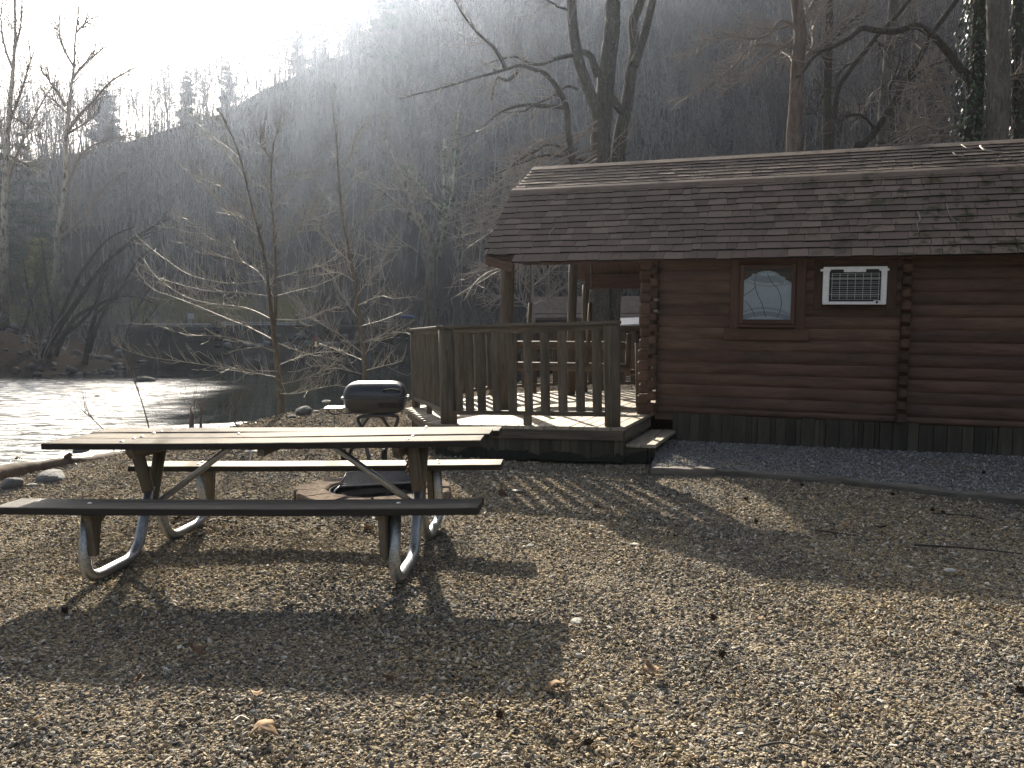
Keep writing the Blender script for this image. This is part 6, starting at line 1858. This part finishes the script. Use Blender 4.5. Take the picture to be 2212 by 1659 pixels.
for k, (pxx, pyy, h, wd, Y, lab) in enumerate(((15, 285, 16, 4.5, 84, 'dark green evergreen behind the left tall bare tree'), (62, 290, 15, 4.2, 88, 'dark green evergreen between the two tall bare trees'), (-40, 300, 16, 4.5, 82, 'dark green evergreen at the left edge'), (100, 330, 11, 3.2, 92, 'shorter dark evergreen right of the other left evergreens'))):
    x = (pxx - 1106) / 1794 * Y; z = tz(x, Y); h = (712.7 - pyy) / 1794 * Y + CAM_H - z
    evergreen('dark_evergreen', x, Y, 830 + k, h, wd, 90, 'needle_dark', lab, 'dark evergreens on the far left bank', needle=.22, base=.06)
x = (92 - 1106) / 1794 * 56; h = (712.7 - 512) / 1794 * 56 + CAM_H - tz(x, 56)
evergreen('olive_evergreen', x, 56, 840, h, 1.9, 130, 'needle_olive', 'small olive green evergreen behind the leaning bank trees at left', None, needle=.14, base=.1)
for k, (pxx, pyy) in enumerate(((945, 245), (1000, 90), (905, 180))):
    pass

# ------------------------------------------------------------------ bare woods on the hillside
def bare_tree(seed, h, r, pale=False, spread=1.0):
    rg = random.Random(seed); S = []
    P = par(step=(1.2, .9, .7, .5), wig=.20, up=.22, dens=(1.3, 1.9, 2.0), ratio=.46, lmin=.4, ang=(.4, 1.1), rmin=.023, maxl=3, bare=.1)
    n = 9; p = (0, 0, -.4); d = (rg.uniform(-.06, .06), rg.uniform(-.06, .06), 1); seg = (h + .4) / n
    for i in range(n):
        d = vnorm((d[0] + rg.uniform(-.06, .06), d[1] + rg.uniform(-.06, .06), d[2]))
        q = (p[0] + d[0] * seg, p[1] + d[1] * seg, p[2] + d[2] * seg); f = i / n
        ra, rb = r * (1 - .85 * f), r * (1 - .85 * (f + 1 / n)); S.append((*p, *q, ra, rb))
        if f > .25:
            for _ in range(rg.randint(2, 4)):
                grow(S, rg, q, deflect(d, rg.uniform(.5, 1.15), rg), h * .38 * spread * rg.uniform(.5, 1.1) * (1.15 - f), rb * .5, 1, P)
        p = q
    mb = MB(); mb.segs(np.array(S), 3)
    return mb.build('bare_tree', M['hill_pale' if pale else 'hill_bark'])
VAR = [bare_tree(900 + k, (13, 15, 11, 16, 12, 14, 10)[k], (.11, .13, .09, .15, .10, .12, .085)[k], k in (2, 4, 6)) for k in range(7)]
g = np.random.default_rng(77); rg = random.Random(78)
cand = []
tries = 0
while len(cand) < 3600 and tries < 60000:
    tries += 1
    Y = math.sqrt(rg.uniform(45 ** 2, 225 ** 2)); a = rg.uniform(-.82, .80); x = a * Y
    cand.append((x, Y)) if False else None
    cand_ok = True
    if Y > 225: cand_ok = False
    z_, dn_, df_, th_ = terrain(np.array([x]), np.array([Y]))
    if th_[0] < (1.0 if a > .1 else 2.5): cand_ok = False
    if cand_ok:
        hc = np.interp(a, A_T, A_H)
        if z_[0] > hc + .4:
            zb = float(terrain(np.array([x * .90]), np.array([Y * .90]))[0][0])
            if zb > hc + .2: cand_ok = False       # thin out the plateau
        dens_keep = min(1.0, 1.25 - (Y - 60) / 260)
        if rg.random() > dens_keep: cand_ok = False
    if cand_ok: cand.append((x, Y, float(z_[0])))
cand.sort(key=lambda c: c[1])
GT = 'bare trees on the wooded hillside'
used = [False] * len(VAR)
near, rest = cand[:285], cand[285:]
for i, (x, y, z) in enumerate(near):
    k = rg.randrange(len(VAR))
    if not used[k]: o = VAR[k]; used[k] = True
    else: o = VAR[k].copy(); COL.objects.link(o)
    s_ = rg.uniform(.75, 1.25)
    o.location = (x, y, z); o.rotation_euler = (rg.gauss(0, .10), rg.gauss(0, .10), rg.uniform(0, 6.28)); o.scale = (s_, s_, s_ * rg.uniform(.9, 1.15))
    pale = k in (2, 4, 6)
    tag(o, 'bare grey tree, one of many on the lower wooded hillside' if not pale else 'bare pale-barked tree, one of many on the lower wooded hillside', 'tree', GT if not pale else 'pale bare trees on the wooded hillside')
copies = []
for v in VAR:
    c = v.copy(); c.name = 'wood_tree'; COL.objects.link(c); c.location = (0, 0, 0); c.rotation_euler = (0, 0, 0); c.scale = (1, 1, 1)
    for kk in ("label", "category", "group"):
        if kk in c: del c[kk]
    copies.append(c)
wc = variants('hill_trees', copies)
n = len(rest)
P_ = np.array(rest); s1 = g.uniform(.75, 1.25, n)
ws = scatter('hillside_woods', wc, P_, np.stack([g.normal(0, .10, n), g.normal(0, .10, n), g.uniform(0, 6.28, n)], -1), np.stack([s1, s1, s1 * g.uniform(.9, 1.15, n)], -1), g.integers(0, len(VAR), n))
tag(ws, 'hazy bare woods covering the upper hillside', 'woods', kind='stuff')
print('hill trees', len(near), n)
# brush and saplings under the trees and on the banks
def shrub(seed, h):
    rg = random.Random(seed); S = []
    P = par(step=(.5, .4, .3), wig=.22, up=.4, dens=(1.6, 2.2), ratio=.45, lmin=.25, ang=(.35, .9), rmin=.011, maxl=2, bare=.15)
    for k in range(7):
        a = rg.uniform(0, 6.28)
        grow(S, rg, (rg.uniform(-.2, .2), rg.uniform(-.2, .2), -.1), vnorm((math.cos(a) * .5, math.sin(a) * .5, 1)), h * rg.uniform(.6, 1.1), .028, 0, P)
    mb = MB(); mb.segs(np.array(S), 3); return mb.build('shrub', M['hill_pale' if seed % 2 else 'hill_bark'])
sc_ = variants('shrubs', [shrub(950 + k, (3.0, 2.4, 3.6, 2.0)[k]) for k in range(4)])
pts = []
while len(pts) < 3600:
    Y = math.sqrt(rg.uniform(36 ** 2, 190 ** 2)); a = rg.uniform(-.80, .80); x = a * Y
    z_, dn_, df_, th_ = terrain(np.array([x]), np.array([Y]))
    ok = th_[0] > 0 or (df_[0] > 1.0 and (th_[0] > -14 or df_[0] < 6) and rg.random() < .8)
    if df_[0] > 1 and th_[0] < 0 and -33 < x < 6 and 79 < Y < 108 and df_[0] > 3: ok = rg.random() < .12
    if ok and not (dn_[0] > -1 and Y < 50): pts.append((x, Y, float(z_[0])))
P_ = np.array(pts); n = len(P_); s1 = g.uniform(.7, 1.4, n)
us = scatter('undergrowth', sc_, P_, np.stack([np.zeros(n), np.zeros(n), g.uniform(0, 6.28, n)], -1), np.stack([s1, s1, s1], -1), g.integers(0, 4, n))
tag(us, 'bare brush and saplings under the trees and along the far banks', 'brush', kind='stuff')
# stems of shrubs sticking up on the near bank, left of centre
for k, (pl, r, lab) in enumerate((([(330, 960), (310, 880), (285, 810), (262, 762)], .010, 'long dark stalk leaning left over the riffle'), ([(413, 925), (415, 895), (412, 880)], .035, 'short brown stub above the table top, left of the thicker stub'), ([(434, 930), (434, 900), (438, 878)], .022, 'forked brown stub above the table top'), ([(517, 930), (505, 905), (512, 880), (520, 860)], .012, 'twisting red-brown stem above the middle of the table top'), ([(555, 925), (500, 900), (470, 880)], .006, 'thin curved twig above the table top right of the stubs'), ([(250, 955), (200, 905), (180, 890)], .008, 'thin slanting twig above the left of the table top'))):
    mb = MB(); p = limb_path(pl, 10.5, .3, 970 + k, 12); gz = tz(p[0][0], p[0][1]); p[0][2] = min(p[0][2], gz + .02)
    mb.tube(p, np.linspace(r, r * .4, 12), 7, True, None, .06)
    S = []; rg2 = random.Random(980 + k)
    for q in range(5): grow(S, rg2, tuple(p[5 + q]), vnorm((rg2.uniform(-1, 1), rg2.uniform(-.4, .4), .9)), .35, .005, 1, par(step=(.1, .08), rmin=.003, maxl=1, lmin=.1))
    mb.segs(S, 4)
    tag(mb.build('twiggy_shrub', M['bark_tan'], None, True), lab, 'shrub stem', 'shrub stems on the near bank')

# ------------------------------------------------------------------ hazy air in the valley
hz = MB(); hz.box((0, 150, 60), (330, 160, 66)); haze = hz.build('haze')
hm = bpy.data.materials.new('haze'); hm.use_nodes = True; ht = hm.node_tree; ht.nodes.clear()
ho = ht.nodes.new("ShaderNodeOutputMaterial"); pv = ht.nodes.new("ShaderNodeVolumePrincipled")
pv.inputs["Color"].default_value = (.68, .79, 1.0, 1)
pv.inputs["Density"].default_value = HAZE_D
pv.inputs["Anisotropy"].default_value = .78
ht.links.new(pv.outputs[0], ho.inputs["Volume"])
haze.data.materials.append(hm)
haze["kind"] = "stuff"; haze["label"] = "pale sunlit haze filling the valley"; haze["category"] = "haze"
haze.display_type = 'WIRE'
